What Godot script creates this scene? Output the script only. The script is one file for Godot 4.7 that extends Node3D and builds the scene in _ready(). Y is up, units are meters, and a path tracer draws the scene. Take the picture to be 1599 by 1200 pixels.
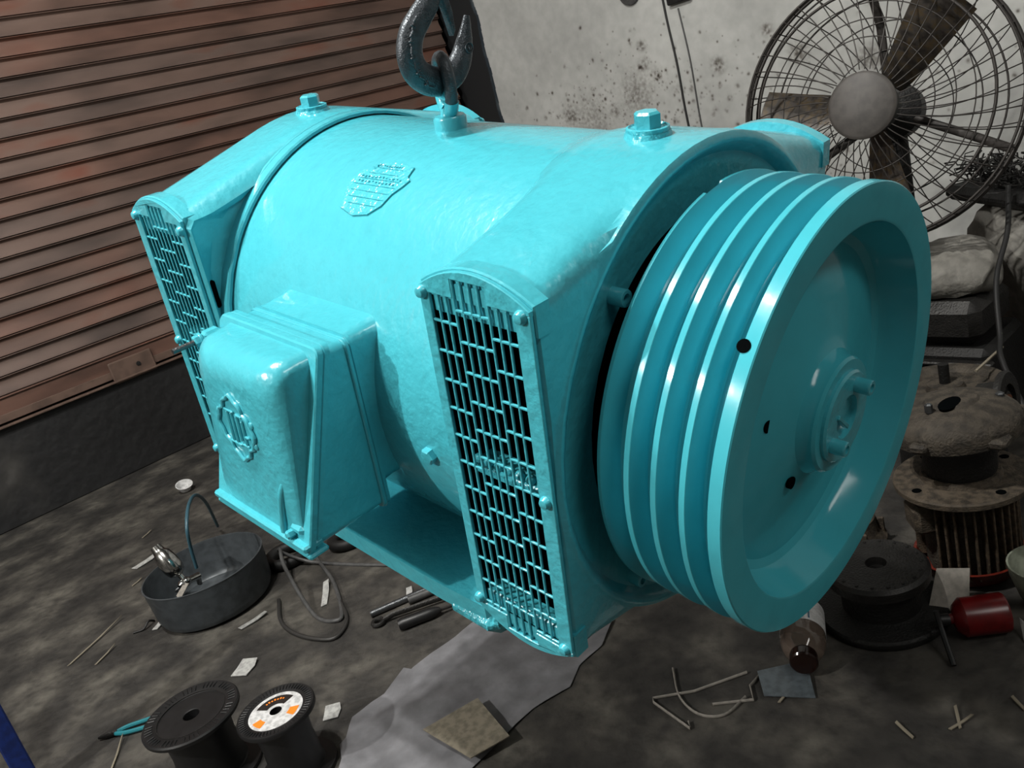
extends Node3D
# A freshly painted turquoise motor hangs from a crane hook in a dark repair workshop.

var T := PackedVector3Array()      # triangle soup of the part being built, counter-clockwise seen from outside
const TEAL := Color(0.275, 0.695, 0.755)
var M := {}
var rng := RandomNumberGenerator.new()

# ---------------------------------------------------------------- scene
func _ready() -> void:
	rng.seed = 11
	# camera (1599 x 1200)
	var cam := Camera3D.new()
	cam.name = "camera"
	cam.fov = 48.690285
	cam.near = 0.05
	cam.far = 40.0
	cam.transform = Transform3D(Basis(Vector3(0.70388, -0.25847, 0.66162), Vector3(0.39539, 0.91622, -0.06272), Vector3(-0.58998, 0.30574, 0.74724)).orthonormalized(), Vector3(0, 1.35, 0))
	add_child(cam)
	cam.current = true
	# sky outside (not seen), exposure
	var we := WorldEnvironment.new()
	we.name = "environment"
	var env := Environment.new()
	env.background_mode = Environment.BG_COLOR
	env.background_color = Color(0.01, 0.012, 0.02)
	env.tonemap_mode = Environment.TONE_MAPPER_LINEAR
	env.tonemap_exposure = 0.95
	env.sdfgi_enabled = true
	env.ssao_enabled = true
	env.ssil_enabled = true
	we.environment = env
	add_child(we)
	materials()
	lamps()
	room()
	motor()
	hook()
	fan()
	heap()
	pan_corner()
	spools()
	floor_bits()

# lamps out of view, placed to light motor and room: [position, energy, bulb radius]
func lamps() -> void:
	lamp("unseen warm-white bulb hanging above the turquoise motor, lighting its top", Vector3(-0.21, 4.15, -1.55), 7.3, 0.05)
	lamp("unseen warm-white bulb hanging beside another bulb, nearest the grey fan", Vector3(0.02, 4.15, -1.36), 7.3, 0.05)
	lamp("unseen bulb hanging low near the left wall, lighting the motor", Vector3(-2.3, 3.0, -1.9), 10.0, 0.04)
	panel("unseen white light panel behind the camera, lighting the pulley face", Vector3(0.9, 4.42, 3.0), Vector2(2.4, 1.0), 6.8)

func panel(label: String, p: Vector3, s: Vector2, e: float) -> void:
	var t := thing("unseen_light_panel", label, "light panel", p)  # out of view, placed to light the pulley face softly
	box(Vector3(0, 0.035, 0), Vector3(s.x + 0.06, 0.07, s.y + 0.06), 0.01)
	fin("panel_housing", M.white_plastic, t)
	box(Vector3(0, -0.004, 0), Vector3(s.x, 0.008, s.y), 0.002)
	fin("diffuser", M.panel, t)
	var l := AreaLight3D.new()
	l.name = "unseen_panel_light"
	l.area_size = s
	l.light_color = Color(1.0, 0.992, 0.972)
	l.light_energy = e
	l.shadow_enabled = true
	t.add_child(l, true)
	l.transform = Transform3D(Basis(Vector3.RIGHT, -PI / 2), Vector3(0, -0.012, 0))

func lamp(label: String, p: Vector3, e: float, r: float) -> void:
	var t := thing("unseen_hanging_lamp", label, "lamp", p)  # unseen bulb, placed out of view to light the motor
	ball(Vector3.ZERO, r)
	fin("bulb", M.bulb, t)
	lathe([[0.0, r * 0.8], [r * 0.75, r * 0.8], [r * 0.6, r * 2.4], [0.0, r * 2.4]], 20)
	fin("lamp_holder", M.black_plastic, t)
	tube([Vector3(0, r * 2.3, 0), Vector3(0, 4.5 - p.y, 0)], 0.004, 6)
	fin("cord", M.rubber, t)
	var l := OmniLight3D.new()
	l.name = "unseen_bulb_light"
	l.light_color = Color(1.0, 0.992, 0.972)
	l.light_energy = e
	l.light_size = r
	l.omni_range = 12.0
	l.omni_attenuation = 2.0
	l.shadow_enabled = true
	t.add_child(l, true)

# ---------------------------------------------------------------- node helpers
func thing(called: String, label: String, category: String, at := Vector3.ZERO, turn := Basis.IDENTITY, group := "") -> Node3D:
	var o := Node3D.new()
	o.name = called
	add_child(o, true)
	o.transform = Transform3D(turn, at)
	tag(o, label, category, group)
	return o

func tag(o: Node3D, label: String, category: String, group := "") -> Node3D:
	o.set_meta("label", label)
	o.set_meta("category", category)
	if group:
		o.set_meta("group", group)
	return o

func put(called: String, mesh: Mesh, parent: Node3D, x := Transform3D.IDENTITY) -> MeshInstance3D:
	var o := MeshInstance3D.new()
	o.name = called
	o.mesh = mesh
	parent.add_child(o, true)
	o.transform = x
	return o

func fin(called: String, mat: Material, parent: Node3D = self, angle := 40.0, x := Transform3D.IDENTITY) -> MeshInstance3D:
	return put(called, bake(mat, angle), parent, x)

func struct(o: Node3D) -> Node3D:
	o.set_meta("kind", "structure")
	return o

func bake(mat: Material, angle := 40.0, uv = null) -> ArrayMesh:
	var n := T.size() / 3
	var fn := PackedVector3Array()
	fn.resize(n)
	var at := {}
	for i in n:
		fn[i] = (T[3 * i + 1] - T[3 * i]).cross(T[3 * i + 2] - T[3 * i])
		for k in 3:
			var key := Vector3i((T[3 * i + k] * 20000.0).round())
			if at.has(key):
				at[key].append(i)
			else:
				at[key] = [i]
	var lim := cos(deg_to_rad(angle))
	var V := PackedVector3Array()
	var N := PackedVector3Array()
	var U := PackedVector2Array()
	for i in n:
		var a := fn[i].length()
		if a < 1e-12:
			continue
		var u := fn[i] / a
		for k in [0, 2, 1]:
			var p := T[3 * i + k]
			var s := Vector3.ZERO
			for j in at[Vector3i((p * 20000.0).round())]:
				var l := fn[j].length()
				if l > 1e-12 and fn[j].dot(u) >= lim * l:
					s += fn[j] / sqrt(l)
			V.append(p)
			N.append(s.normalized() if s.length() > 1e-12 else u)
			if uv != null:
				U.append(uv.call(p))
	var arr := []
	arr.resize(Mesh.ARRAY_MAX)
	arr[Mesh.ARRAY_VERTEX] = V
	arr[Mesh.ARRAY_NORMAL] = N
	if uv != null:
		arr[Mesh.ARRAY_TEX_UV] = U
	var m := ArrayMesh.new()
	m.add_surface_from_arrays(Mesh.PRIMITIVE_TRIANGLES, arr)
	m.surface_set_material(0, mat)
	T = PackedVector3Array()
	return m

# ---------------------------------------------------------------- shapes
func tri(a: Vector3, b: Vector3, c: Vector3) -> void:
	T.append(a); T.append(b); T.append(c)

func quad(a: Vector3, b: Vector3, c: Vector3, d: Vector3) -> void:
	tri(a, b, c); tri(a, c, d)

func moved(from: int, x: Transform3D) -> void:      # moves what was added since `from`
	for i in range(from, T.size()):
		T[i] = x * T[i]

func box(c: Vector3, s: Vector3, b := 0.0, x := Transform3D.IDENTITY) -> void:
	var from := T.size()
	var h := s / 2.0
	b = minf(b, minf(h.x, minf(h.y, h.z)) * 0.9)
	var P := func(i: int, j: int, k: int, ax: int) -> Vector3:   # corner of the face along ax
		var v := Vector3(i * (h.x - (0.0 if ax == 0 else b)), j * (h.y - (0.0 if ax == 1 else b)), k * (h.z - (0.0 if ax == 2 else b)))
		return v + c
	for s1 in [-1, 1]:
		var f0 := [P.call(s1, -1, -1, 0), P.call(s1, 1, -1, 0), P.call(s1, 1, 1, 0), P.call(s1, -1, 1, 0)]
		var f1 := [P.call(-1, s1, -1, 1), P.call(-1, s1, 1, 1), P.call(1, s1, 1, 1), P.call(1, s1, -1, 1)]
		var f2 := [P.call(-1, -1, s1, 2), P.call(1, -1, s1, 2), P.call(1, 1, s1, 2), P.call(-1, 1, s1, 2)]
		for f in [f0, f1, f2]:
			outward(f, c)
	if b > 0.0:
		for i in [-1, 1]:
			for j in [-1, 1]:
				outward([P.call(i, j, -1, 0), P.call(i, j, 1, 0), P.call(i, j, 1, 1), P.call(i, j, -1, 1)], c)
				outward([P.call(i, -1, j, 0), P.call(i, 1, j, 0), P.call(i, 1, j, 2), P.call(i, -1, j, 2)], c)
				outward([P.call(-1, i, j, 1), P.call(1, i, j, 1), P.call(1, i, j, 2), P.call(-1, i, j, 2)], c)
				for k in [-1, 1]:
					outward([P.call(i, j, k, 0), P.call(i, j, k, 1), P.call(i, j, k, 2)], c)
	moved(from, x)

func outward(f: Array, c: Vector3) -> void:
	var n: Vector3 = (f[1] - f[0]).cross(f[2] - f[0])
	if n.dot(f[0] + f[2] - 2.0 * c) < 0.0:
		f = f.duplicate()
		f.reverse()
	if f.size() == 4:
		quad(f[0], f[1], f[2], f[3])
	else:
		tri(f[0], f[1], f[2])

# turned shape about y; profile [r, y] from bottom to top along the outside
func lathe(pr: Array, seg := 32, x := Transform3D.IDENTITY) -> void:
	var from := T.size()
	for i in seg:
		var a := TAU * i / seg
		var b := TAU * (i + 1) / seg if i < seg - 1 else 0.0
		var da := Vector3(cos(a), 0, -sin(a))
		var db := Vector3(cos(b), 0, -sin(b))
		for k in pr.size() - 1:
			var p: Array = pr[k]
			var n: Array = pr[k + 1]
			var y0 := Vector3(0, p[1], 0)
			var y1 := Vector3(0, n[1], 0)
			if p[0] > 1e-6:
				tri(da * p[0] + y0, db * p[0] + y0, db * n[0] + y1)
			if n[0] > 1e-6:
				tri(da * p[0] + y0, db * n[0] + y1, da * n[0] + y1)
	moved(from, x)

func ball(c: Vector3, r: float, squash := Vector3.ONE, seg := 16, x := Transform3D.IDENTITY) -> void:
	var pr := []
	for i in seg / 2 + 1:
		var a := PI * i / (seg / 2) - PI / 2
		pr.append([r * cos(a) if i > 0 and i < seg / 2 else 0.0, r * sin(a)])
	lathe(pr, seg, x * Transform3D(Basis.from_scale(squash), c))

# round bar along a path; r a number or one per point; flat squeezes it along the frame's second axis
func tube(path: Array, r, seg := 8, closed := false, flat := 1.0, up := Vector3.ZERO, cap := true) -> void:
	var n := path.size()
	var rings := []
	var u := Vector3.ZERO
	for i in n:
		var a: Vector3 = path[(i - 1 + n) % n] if closed or i > 0 else path[0]
		var b: Vector3 = path[(i + 1) % n] if closed or i < n - 1 else path[n - 1]
		var t := (b - a).normalized()
		if up != Vector3.ZERO:
			u = up
		elif u == Vector3.ZERO:
			u = Vector3.UP if absf(t.y) < 0.9 else Vector3.RIGHT
		u = (u - t * u.dot(t)).normalized()
		var v := t.cross(u)
		var rr: float = r[i] if r is Array else r
		var ring := PackedVector3Array()
		for k in seg:
			var g := TAU * k / seg
			ring.append(path[i] + (u * cos(g) + v * sin(g) * flat) * rr)
		rings.append(ring)
	for i in n if closed else n - 1:
		var A: PackedVector3Array = rings[i]
		var B: PackedVector3Array = rings[(i + 1) % n]
		for k in seg:
			var m := (k + 1) % seg
			quad(A[k], A[m], B[m], B[k])
	if not closed and cap:
		var A: PackedVector3Array = rings[0]
		var B: PackedVector3Array = rings[n - 1]
		for k in seg:
			var m := (k + 1) % seg
			tri(path[0], A[m], A[k])
			tri(path[n - 1], B[k], B[m])

func curve(pts: Array, steps := 6, closed := false) -> Array:     # smooth path through points
	var o := []
	var n := pts.size()
	for i in n if closed else n - 1:
		var p0: Vector3 = pts[(i - 1 + n) % n] if closed or i > 0 else pts[0] * 2.0 - pts[1]
		var p1: Vector3 = pts[i]
		var p2: Vector3 = pts[(i + 1) % n]
		var p3: Vector3 = pts[(i + 2) % n] if closed or i < n - 2 else p2 * 2.0 - p1
		for k in steps:
			o.append(p1.cubic_interpolate(p2, p0, p3, float(k) / steps))
	if not closed:
		o.append(pts[n - 1])
	return o

func circle(c: Vector3, r: float, seg := 48, ax := Vector3(0, 0, 1)) -> Array:
	var u := ax.cross(Vector3.UP if absf(ax.y) < 0.9 else Vector3.RIGHT).normalized()
	var v := ax.cross(u)
	var o := []
	for i in seg:
		var a := TAU * i / seg
		o.append(c + (u * cos(a) + v * sin(a)) * r)
	return o

# outline in x, y pushed along z from z0 to z1, top edge chamfered by b
func prism(poly: Array, z0: float, z1: float, b := 0.0, x := Transform3D.IDENTITY) -> void:
	var from := T.size()
	var P := PackedVector2Array(poly)
	if area2(P) < 0.0:
		P.reverse()
	var n := P.size()
	var Q := P
	if b > 0.0:
		var off := Geometry2D.offset_polygon(P, -b)
		Q = PackedVector2Array()
		for i in n:
			var e0 := (P[i] - P[(i - 1 + n) % n]).normalized()
			var e1 := (P[(i + 1) % n] - P[i]).normalized()
			var m := Vector2(-e0.y - e1.y, e0.x + e1.x)
			Q.append(P[i] + m * (b / maxf(0.35, 1.0 + e0.dot(e1))))
	for i in n:
		var j := (i + 1) % n
		quad(v3(P[i], z0), v3(P[j], z0), v3(P[j], z1 - b), v3(P[i], z1 - b))
		if b > 0.0:
			quad(v3(P[i], z1 - b), v3(P[j], z1 - b), v3(Q[j], z1), v3(Q[i], z1))
	var id := Geometry2D.triangulate_polygon(P)
	for k in range(0, id.size(), 3):
		var a := id[k]
		var c := id[k + 1]
		var d := id[k + 2]
		if (P[c] - P[a]).cross(P[d] - P[a]) < 0.0:
			var s := c
			c = d
			d = s
		tri(v3(Q[a], z1), v3(Q[c], z1), v3(Q[d], z1))
		tri(v3(P[a], z0), v3(P[d], z0), v3(P[c], z0))
	moved(from, x)

func v3(p: Vector2, z: float) -> Vector3:
	return Vector3(p.x, p.y, z)

func area2(P: PackedVector2Array) -> float:
	var s := 0.0
	for i in P.size():
		s += P[i].cross(P[(i + 1) % P.size()])
	return s

func ngon(r: float, n: int, turn := 0.0) -> Array:
	var o := []
	for i in n:
		o.append(Vector2.from_angle(turn + TAU * i / n) * r)
	return o

func round_rect(w: float, h: float, r: float, seg := 5) -> Array:
	var o := []
	for k in 4:
		var c := Vector2((w - r) * [1, -1, -1, 1][k], (h - r) * [1, 1, -1, -1][k])
		for i in seg + 1:
			o.append(c + Vector2.from_angle(PI / 2 * (k + float(i) / seg)) * r)
	return o

# skin through rings of equal length (each counter-clockwise seen from the last ring's side)
func loft(rings: Array, cap0 := true, cap1 := true) -> void:
	var n: int = rings[0].size()
	for i in rings.size() - 1:
		for k in n:
			var m := (k + 1) % n
			quad(rings[i][k], rings[i][m], rings[i + 1][m], rings[i + 1][k])
	for e in 2:
		if [cap0, cap1][e]:
			var R: Array = rings[0] if e == 0 else rings[rings.size() - 1]
			var c := Vector3.ZERO
			for p in R:
				c += p / n
			for k in n:
				var m := (k + 1) % n
				if e == 0:
					tri(c, R[m], R[k])
				else:
					tri(c, R[k], R[m])

# turns +z into dir
func aim(dir: Vector3, at := Vector3.ZERO, roll := 0.0) -> Transform3D:
	var z := dir.normalized()
	var x := (Vector3.UP if absf(z.y) < 0.95 else Vector3.RIGHT).cross(z).normalized()
	return Transform3D(Basis(x, z.cross(x), z).rotated(z, roll), at)

func hex_bolt(called: String, mat: Material, parent: Node3D, x: Transform3D, r: float, h: float, washer := 0.0) -> MeshInstance3D:
	if washer > 0.0:
		prism(ngon(washer, 20), 0.0, h * 0.35, h * 0.08)
	prism(ngon(r, 6), 0.0, h, h * 0.15)
	return fin(called, mat, parent, 30.0, x)

func cap_screw(called: String, mat: Material, parent: Node3D, x: Transform3D, r: float, h: float) -> MeshInstance3D:
	var k := 24
	lathe([[0.0, 0.0], [r, 0.0], [r, h * 0.92], [r * 0.92, h], [r * 0.55, h], [r * 0.5, h * 0.45], [0.0, h * 0.45]], k, Transform3D(Basis(Vector3.RIGHT, PI / 2), Vector3.ZERO))
	return fin(called, mat, parent, 30.0, x)

# ---------------------------------------------------------------- materials
func noise(freq: float, oct := 4, sd := 1, type := FastNoiseLite.TYPE_SIMPLEX_SMOOTH) -> FastNoiseLite:
	var n := FastNoiseLite.new()
	n.noise_type = type
	n.seed = sd
	n.frequency = freq
	n.fractal_octaves = oct
	return n

func tex(freq: float, stops: Array, sd := 1, size := 512, oct := 4) -> NoiseTexture2D:
	var t := NoiseTexture2D.new()
	t.width = size
	t.height = size
	t.seamless = true
	t.noise = noise(freq, oct, sd)
	var g := Gradient.new()
	g.offsets = PackedFloat32Array(stops.map(func(s): return s[0]))
	g.colors = PackedColorArray(stops.map(func(s): return s[1]))
	t.color_ramp = g
	return t

func bump(freq: float, strength: float, sd := 1, size := 512, oct := 4) -> NoiseTexture2D:
	var t := NoiseTexture2D.new()
	t.width = size
	t.height = size
	t.seamless = true
	t.as_normal_map = true
	t.bump_strength = strength
	t.noise = noise(freq, oct, sd)
	return t

func mk(c: Color, rough := 0.6, metal := 0.0, map: Texture2D = null, scale := 1.0, nm: Texture2D = null, ns := 1.0) -> StandardMaterial3D:
	var m := StandardMaterial3D.new()
	m.albedo_color = c
	m.roughness = rough
	m.metallic = metal
	if map or nm:
		m.uv1_triplanar = true
		m.uv1_scale = Vector3.ONE * scale
	if map:
		m.albedo_texture = map
	if nm:
		m.normal_enabled = true
		m.normal_texture = nm
		m.normal_scale = ns
	return m

func gray(v: float) -> Color:
	return Color(v, v, v)

func materials() -> void:
	var lump := bump(0.02, 5.0, 3, 512, 4)
	var fine := bump(0.06, 6.0, 5, 512, 3)
	var speck := tex(0.02, [[0.0, gray(0.95)], [0.5, gray(0.985)], [1.0, gray(1.0)]], 4)
	var grime := tex(0.012, [[0.0, gray(0.74)], [0.45, gray(0.88)], [0.6, gray(0.96)], [1.0, gray(1.0)]], 6)
	var dirt := tex(0.012, [[0.0, gray(0.5)], [0.45, gray(0.8)], [0.6, gray(0.95)], [1.0, gray(1.0)]], 7)
	# glossy turquoise enamel over rough castings
	M.teal = mk(TEAL, 0.27, 0.0, speck, 2.6, bump(0.035, 7.0, 9), 0.22)
	M.teal.clearcoat_enabled = true
	M.teal.clearcoat = 0.5
	M.teal.clearcoat_roughness = 0.04
	M.teal_rough = mk(TEAL, 0.24, 0.0, speck, 3.0, bump(0.03, 10.0, 8), 0.8)
	M.teal_smooth = mk(TEAL, 0.13, 0.0, speck, 1.5, lump, 0.035)
	M.teal_smooth.metallic_specular = 0.38
	M.hollow_shade = mk(Color(0.025, 0.032, 0.036), 0.9)  # near-black that paints the shade inside hollows and holes
	M.hollow_shade.metallic_specular = 0.05
	M.steel = mk(Color(0.42, 0.43, 0.44), 0.38, 0.85, grime, 6.0, fine, 0.4)
	M.hook = mk(Color(0.30, 0.32, 0.34), 0.36, 0.55, grime, 9.0, fine, 0.7)
	M.chrome = mk(Color(0.75, 0.75, 0.74), 0.16, 1.0, grime, 9.0)
	M.dark_steel = mk(Color(0.16, 0.155, 0.15), 0.5, 0.4, grime, 4.0, fine, 0.4)
	M.black_iron = mk(Color(0.07, 0.068, 0.065), 0.6, 0.2, grime, 4.0, fine, 0.5)
	M.cast_brown = mk(Color(0.29, 0.262, 0.225), 0.75, 0.05, dirt, 4.0, fine, 0.8)
	M.cast_tan = mk(Color(0.33, 0.29, 0.24), 0.75, 0.05, dirt, 5.0, fine, 0.6)
	M.fin_brown = mk(Color(0.33, 0.275, 0.215), 0.7, 0.05, dirt, 6.0, fine, 0.6)
	M.black_plastic = mk(Color(0.085, 0.085, 0.09), 0.45, 0.0, grime, 5.0)
	M.rubber = mk(Color(0.05, 0.05, 0.052), 0.6)
	M.hose_gray = mk(Color(0.30, 0.30, 0.30), 0.5, 0.0, grime, 6.0)
	M.hose_dark = mk(Color(0.17, 0.165, 0.16), 0.5)
	M.hose_blue = mk(Color(0.20, 0.33, 0.38), 0.4)
	M.pan = mk(Color(0.29, 0.31, 0.325), 0.38, 0.25, grime, 4.0, fine, 0.1)
	M.soot = mk(Color(0.10, 0.095, 0.09), 0.85, 0.0, grime, 5.0, fine, 0.6)
	M.paper = mk(Color(0.68, 0.68, 0.67), 0.8, 0.0, grime, 9.0)
	M.scrap = mk(Color(0.55, 0.53, 0.50), 0.8, 0.0, grime, 9.0)
	M.straw = mk(Color(0.50, 0.47, 0.41), 0.8)
	M.beige = mk(Color(0.52, 0.49, 0.43), 0.7, 0.0, grime, 6.0)
	M.sheet = mk(Color(0.50, 0.50, 0.515), 0.3, 0.0, tex(0.008, [[0.0, gray(0.75)], [1.0, gray(1.0)]], 15), 2.5, bump(0.01, 4.0, 14), 0.5)
	M.film = mk(Color(0.34, 0.37, 0.39), 0.3, 0.0, grime, 7.0)
	M.sack = mk(Color(0.50, 0.49, 0.465), 0.7, 0.0, grime, 3.0, bump(0.03, 5.0, 19), 0.5)
	M.ink = mk(Color(0.20, 0.20, 0.20), 0.8)
	M.orange = mk(Color(0.42, 0.12, 0.06), 0.5, 0.0, grime, 5.0)
	M.red = mk(Color(0.40, 0.04, 0.05), 0.3, 0.0, grime, 5.0)
	M.cream = mk(Color(0.58, 0.60, 0.54), 0.45, 0.0, grime, 5.0)
	M.navy = mk(Color(0.06, 0.16, 0.42), 0.5, 0.0, grime, 5.0)
	M.pliers = mk(Color(0.10, 0.42, 0.46), 0.45)
	M.fan_gray = mk(Color(0.255, 0.24, 0.228), 0.55, 0.1, grime, 4.0)
	M.fan_wire = mk(Color(0.17, 0.155, 0.145), 0.55, 0.3)
	M.fan_blade = mk(Color(0.27, 0.25, 0.235), 0.45, 0.35, tex(0.012, [[0.0, Color(0.35, 0.33, 0.3)], [0.55, gray(0.9)], [0.72, Color(1.0, 0.88, 0.6)], [1.0, gray(1.0)]], 23), 5.0)
	M.white_plastic = mk(Color(0.82, 0.82, 0.82), 0.5, 0.0, grime, 9.0)
	M.label_orange = mk(Color(0.90, 0.50, 0.14), 0.5)
	M.label_black = mk(Color(0.12, 0.10, 0.09), 0.5)
	M.label_blue = mk(Color(0.12, 0.33, 0.45), 0.5)
	M.copper = mk(Color(0.45, 0.26, 0.16), 0.45, 0.5)
	M.bottle = mk(Color(0.62, 0.55, 0.50, 0.25), 0.06)
	M.bottle.refraction_enabled = true
	M.bottle.refraction_scale = 0.05
	M.oil = mk(Color(0.10, 0.045, 0.03), 0.15)
	M.panel = StandardMaterial3D.new()
	M.panel.albedo_color = Color(0.9, 0.9, 0.88)
	M.panel.emission_enabled = true
	M.panel.emission = Color(1.0, 0.992, 0.972)
	M.panel.emission_energy_multiplier = 0.6
	M.bulb = StandardMaterial3D.new()
	M.bulb.albedo_color = Color(0.9, 0.9, 0.88)
	M.bulb.emission_enabled = true
	M.bulb.emission = Color(1.0, 0.98, 0.94)
	M.bulb.emission_energy_multiplier = 6.0
	# room
	M.floor = mk(Color.WHITE, 0.72, 0.0, tex(0.006, [[0.0, Color(0.13, 0.122, 0.115)], [0.38, Color(0.20, 0.19, 0.178)], [0.62, Color(0.275, 0.262, 0.242)], [1.0, Color(0.40, 0.385, 0.355)]], 31, 1024, 7), 0.62, bump(0.02, 6.0, 32, 1024, 5), 0.5)
	M.floor.uv1_world_triplanar = true
	M.floor.detail_enabled = true
	M.floor.detail_blend_mode = BaseMaterial3D.BLEND_MODE_MUL
	M.floor.detail_uv_layer = BaseMaterial3D.DETAIL_UV_1
	M.floor.detail_albedo = tex(0.06, [[0.0, gray(0.68)], [0.42, gray(0.9)], [0.7, gray(0.97)], [1.0, gray(1.0)]], 33, 512, 6)
	M.plinth = mk(Color.WHITE, 0.6, 0.0, tex(0.006, [[0.0, Color(0.045, 0.045, 0.05)], [0.6, Color(0.085, 0.085, 0.09)], [0.8, Color(0.16, 0.155, 0.15)], [1.0, Color(0.3, 0.29, 0.28)]], 35, 512, 5), 0.35, fine, 0.1)
	M.plaster = mk(Color(0.50, 0.49, 0.47), 0.9, 0.0, tex(0.01, [[0.0, gray(0.6)], [1.0, gray(1.0)]], 36), 0.7)  # grey also sets the light bounced from unseen walls
	M.shutter = []
	for k in 4:
		var base: Color = [Color(0.415, 0.335, 0.30), Color(0.41, 0.315, 0.275), Color(0.39, 0.32, 0.29), Color(0.425, 0.31, 0.265)][k]
		var m := mk(base, 0.55, 0.1, tex(0.006, [[0.0, gray(0.62)], [0.5, gray(0.92)], [0.75, gray(1.0)], [1.0, Color(1.0, 0.82, 0.76)]], 40 + k), 0.8)
		m.uv1_world_triplanar = true
		m.uv1_scale = Vector3(0.35, 1.2, 0.8)
		M.shutter.append(m)
	M.rail = mk(Color(0.40, 0.32, 0.28), 0.55, 0.1, grime, 1.2)
	M.edge_dark = mk(Color(0.10, 0.11, 0.13), 0.5, 0.0, grime, 1.5)

# ---------------------------------------------------------------- room
const SIDE := 4.2
const BACK := -4.88

func room() -> void:
	box(Vector3(0.75, -0.1, 0.3), Vector3(7.3, 0.2, 10.8))
	struct(fin("floor", M.floor)).set_meta("label", "dark oily concrete workshop floor with pale worn patches")
	box(Vector3(0.75, 4.6, 0.3), Vector3(7.3, 0.2, 10.8))  # out of view; height suits the lamps, grey sets the bounced light
	struct(fin("ceiling", M.plaster)).set_meta("label", "unseen plain plaster workshop ceiling above the hoist")
	box(Vector3(-2.75, 2.25, 0.3), Vector3(0.2, 4.5, 10.8))  # unseen left and front walls, grey chosen for the bounced light
	struct(fin("wall_left", M.plaster)).set_meta("label", "unseen plain plaster wall left of the shutter")
	box(Vector3(0.75, 2.25, 5.6), Vector3(7.3, 4.5, 0.2))
	struct(fin("wall_front", M.plaster)).set_meta("label", "unseen plain plaster wall behind the photographer")
	# back wall: dark plinth under the shutter, wall over it
	box(Vector3(0.75, 0.25, BACK - 0.1), Vector3(7.3, 0.5, 0.2), 0.006)
	struct(fin("trim_1", M.plinth)).set_meta("label", "black-painted plinth below the brown roller shutter")
	box(Vector3(0.75, 3.6, BACK - 0.1), Vector3(7.3, 1.8, 0.2))
	box(Vector3(0.75, 1.6, BACK - 0.25), Vector3(7.3, 2.2, 0.1))
	struct(fin("wall_back", M.plaster)).set_meta("label", "plaster wall above and behind the roller shutter")
	shutter()
	# right wall with mould spots
	var wall := StandardMaterial3D.new()
	wall.albedo_texture = wall_picture()
	wall.texture_repeat = false
	wall.roughness = 0.85
	wall.normal_enabled = false
	var z1 := 5.5
	quad(Vector3(SIDE, 0, BACK), Vector3(SIDE, 0, z1), Vector3(SIDE, 4.5, z1), Vector3(SIDE, 4.5, BACK))
	box(Vector3(SIDE + 0.1, 2.25, 0.3), Vector3(0.198, 4.5, 10.8))
	var w := put("wall_right", bake(wall, 40.0, func(p: Vector3) -> Vector2: return Vector2((p.z - BACK) / 4.4, 1.0 - p.y / 2.2)), self)
	struct(w).set_meta("label", "off-white plaster wall with black mould spots behind the fan")
	# loose cables on the wall
	tube(curve([Vector3(SIDE - 0.006, 2.3, -3.07), Vector3(SIDE - 0.006, 1.645, -3.088), Vector3(SIDE - 0.006, 1.3, -3.075), Vector3(SIDE - 0.006, 0.96, -3.078), Vector3(SIDE - 0.006, 0.3, -3.05)], 5), 0.0062, 6)
	tag(fin("wall_cable", M.rubber), "thick black cable hanging down the stained white wall", "cable")
	tube(curve([Vector3(SIDE - 0.005, 1.58, -3.0), Vector3(SIDE - 0.005, 1.3, -2.985), Vector3(SIDE - 0.005, 0.95, -2.992), Vector3(SIDE - 0.005, 0.5, -2.98)], 5), 0.0045, 6)
	tag(fin("wall_conduit", M.hose_gray), "thin grey conduit running down the wall from the dark socket box", "conduit")
	var s := thing("socket_box", "dark socket box on the white wall above the grey conduit", "socket", Vector3(SIDE - 0.02, 1.66, -2.97))
	box(Vector3.ZERO, Vector3(0.04, 0.11, 0.15), 0.006)
	fin("box_body", M.black_plastic, s)
	box(Vector3(-0.022, 0.01, 0), Vector3(0.008, 0.06, 0.09), 0.003)
	fin("socket_face", M.dark_steel, s)
	var g := thing("wall_vent", "round grey mesh disc high on the white wall", "vent", Vector3(SIDE - 0.012, 1.75, -3.30))
	lathe([[0.0, -0.01], [0.075, -0.01], [0.075, 0.006], [0.06, 0.012], [0.0, 0.014]], 28, Transform3D(Basis(Vector3(0, 0, 1), PI / 2), Vector3.ZERO))
	fin("vent_cover", M.hose_gray, g)

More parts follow.
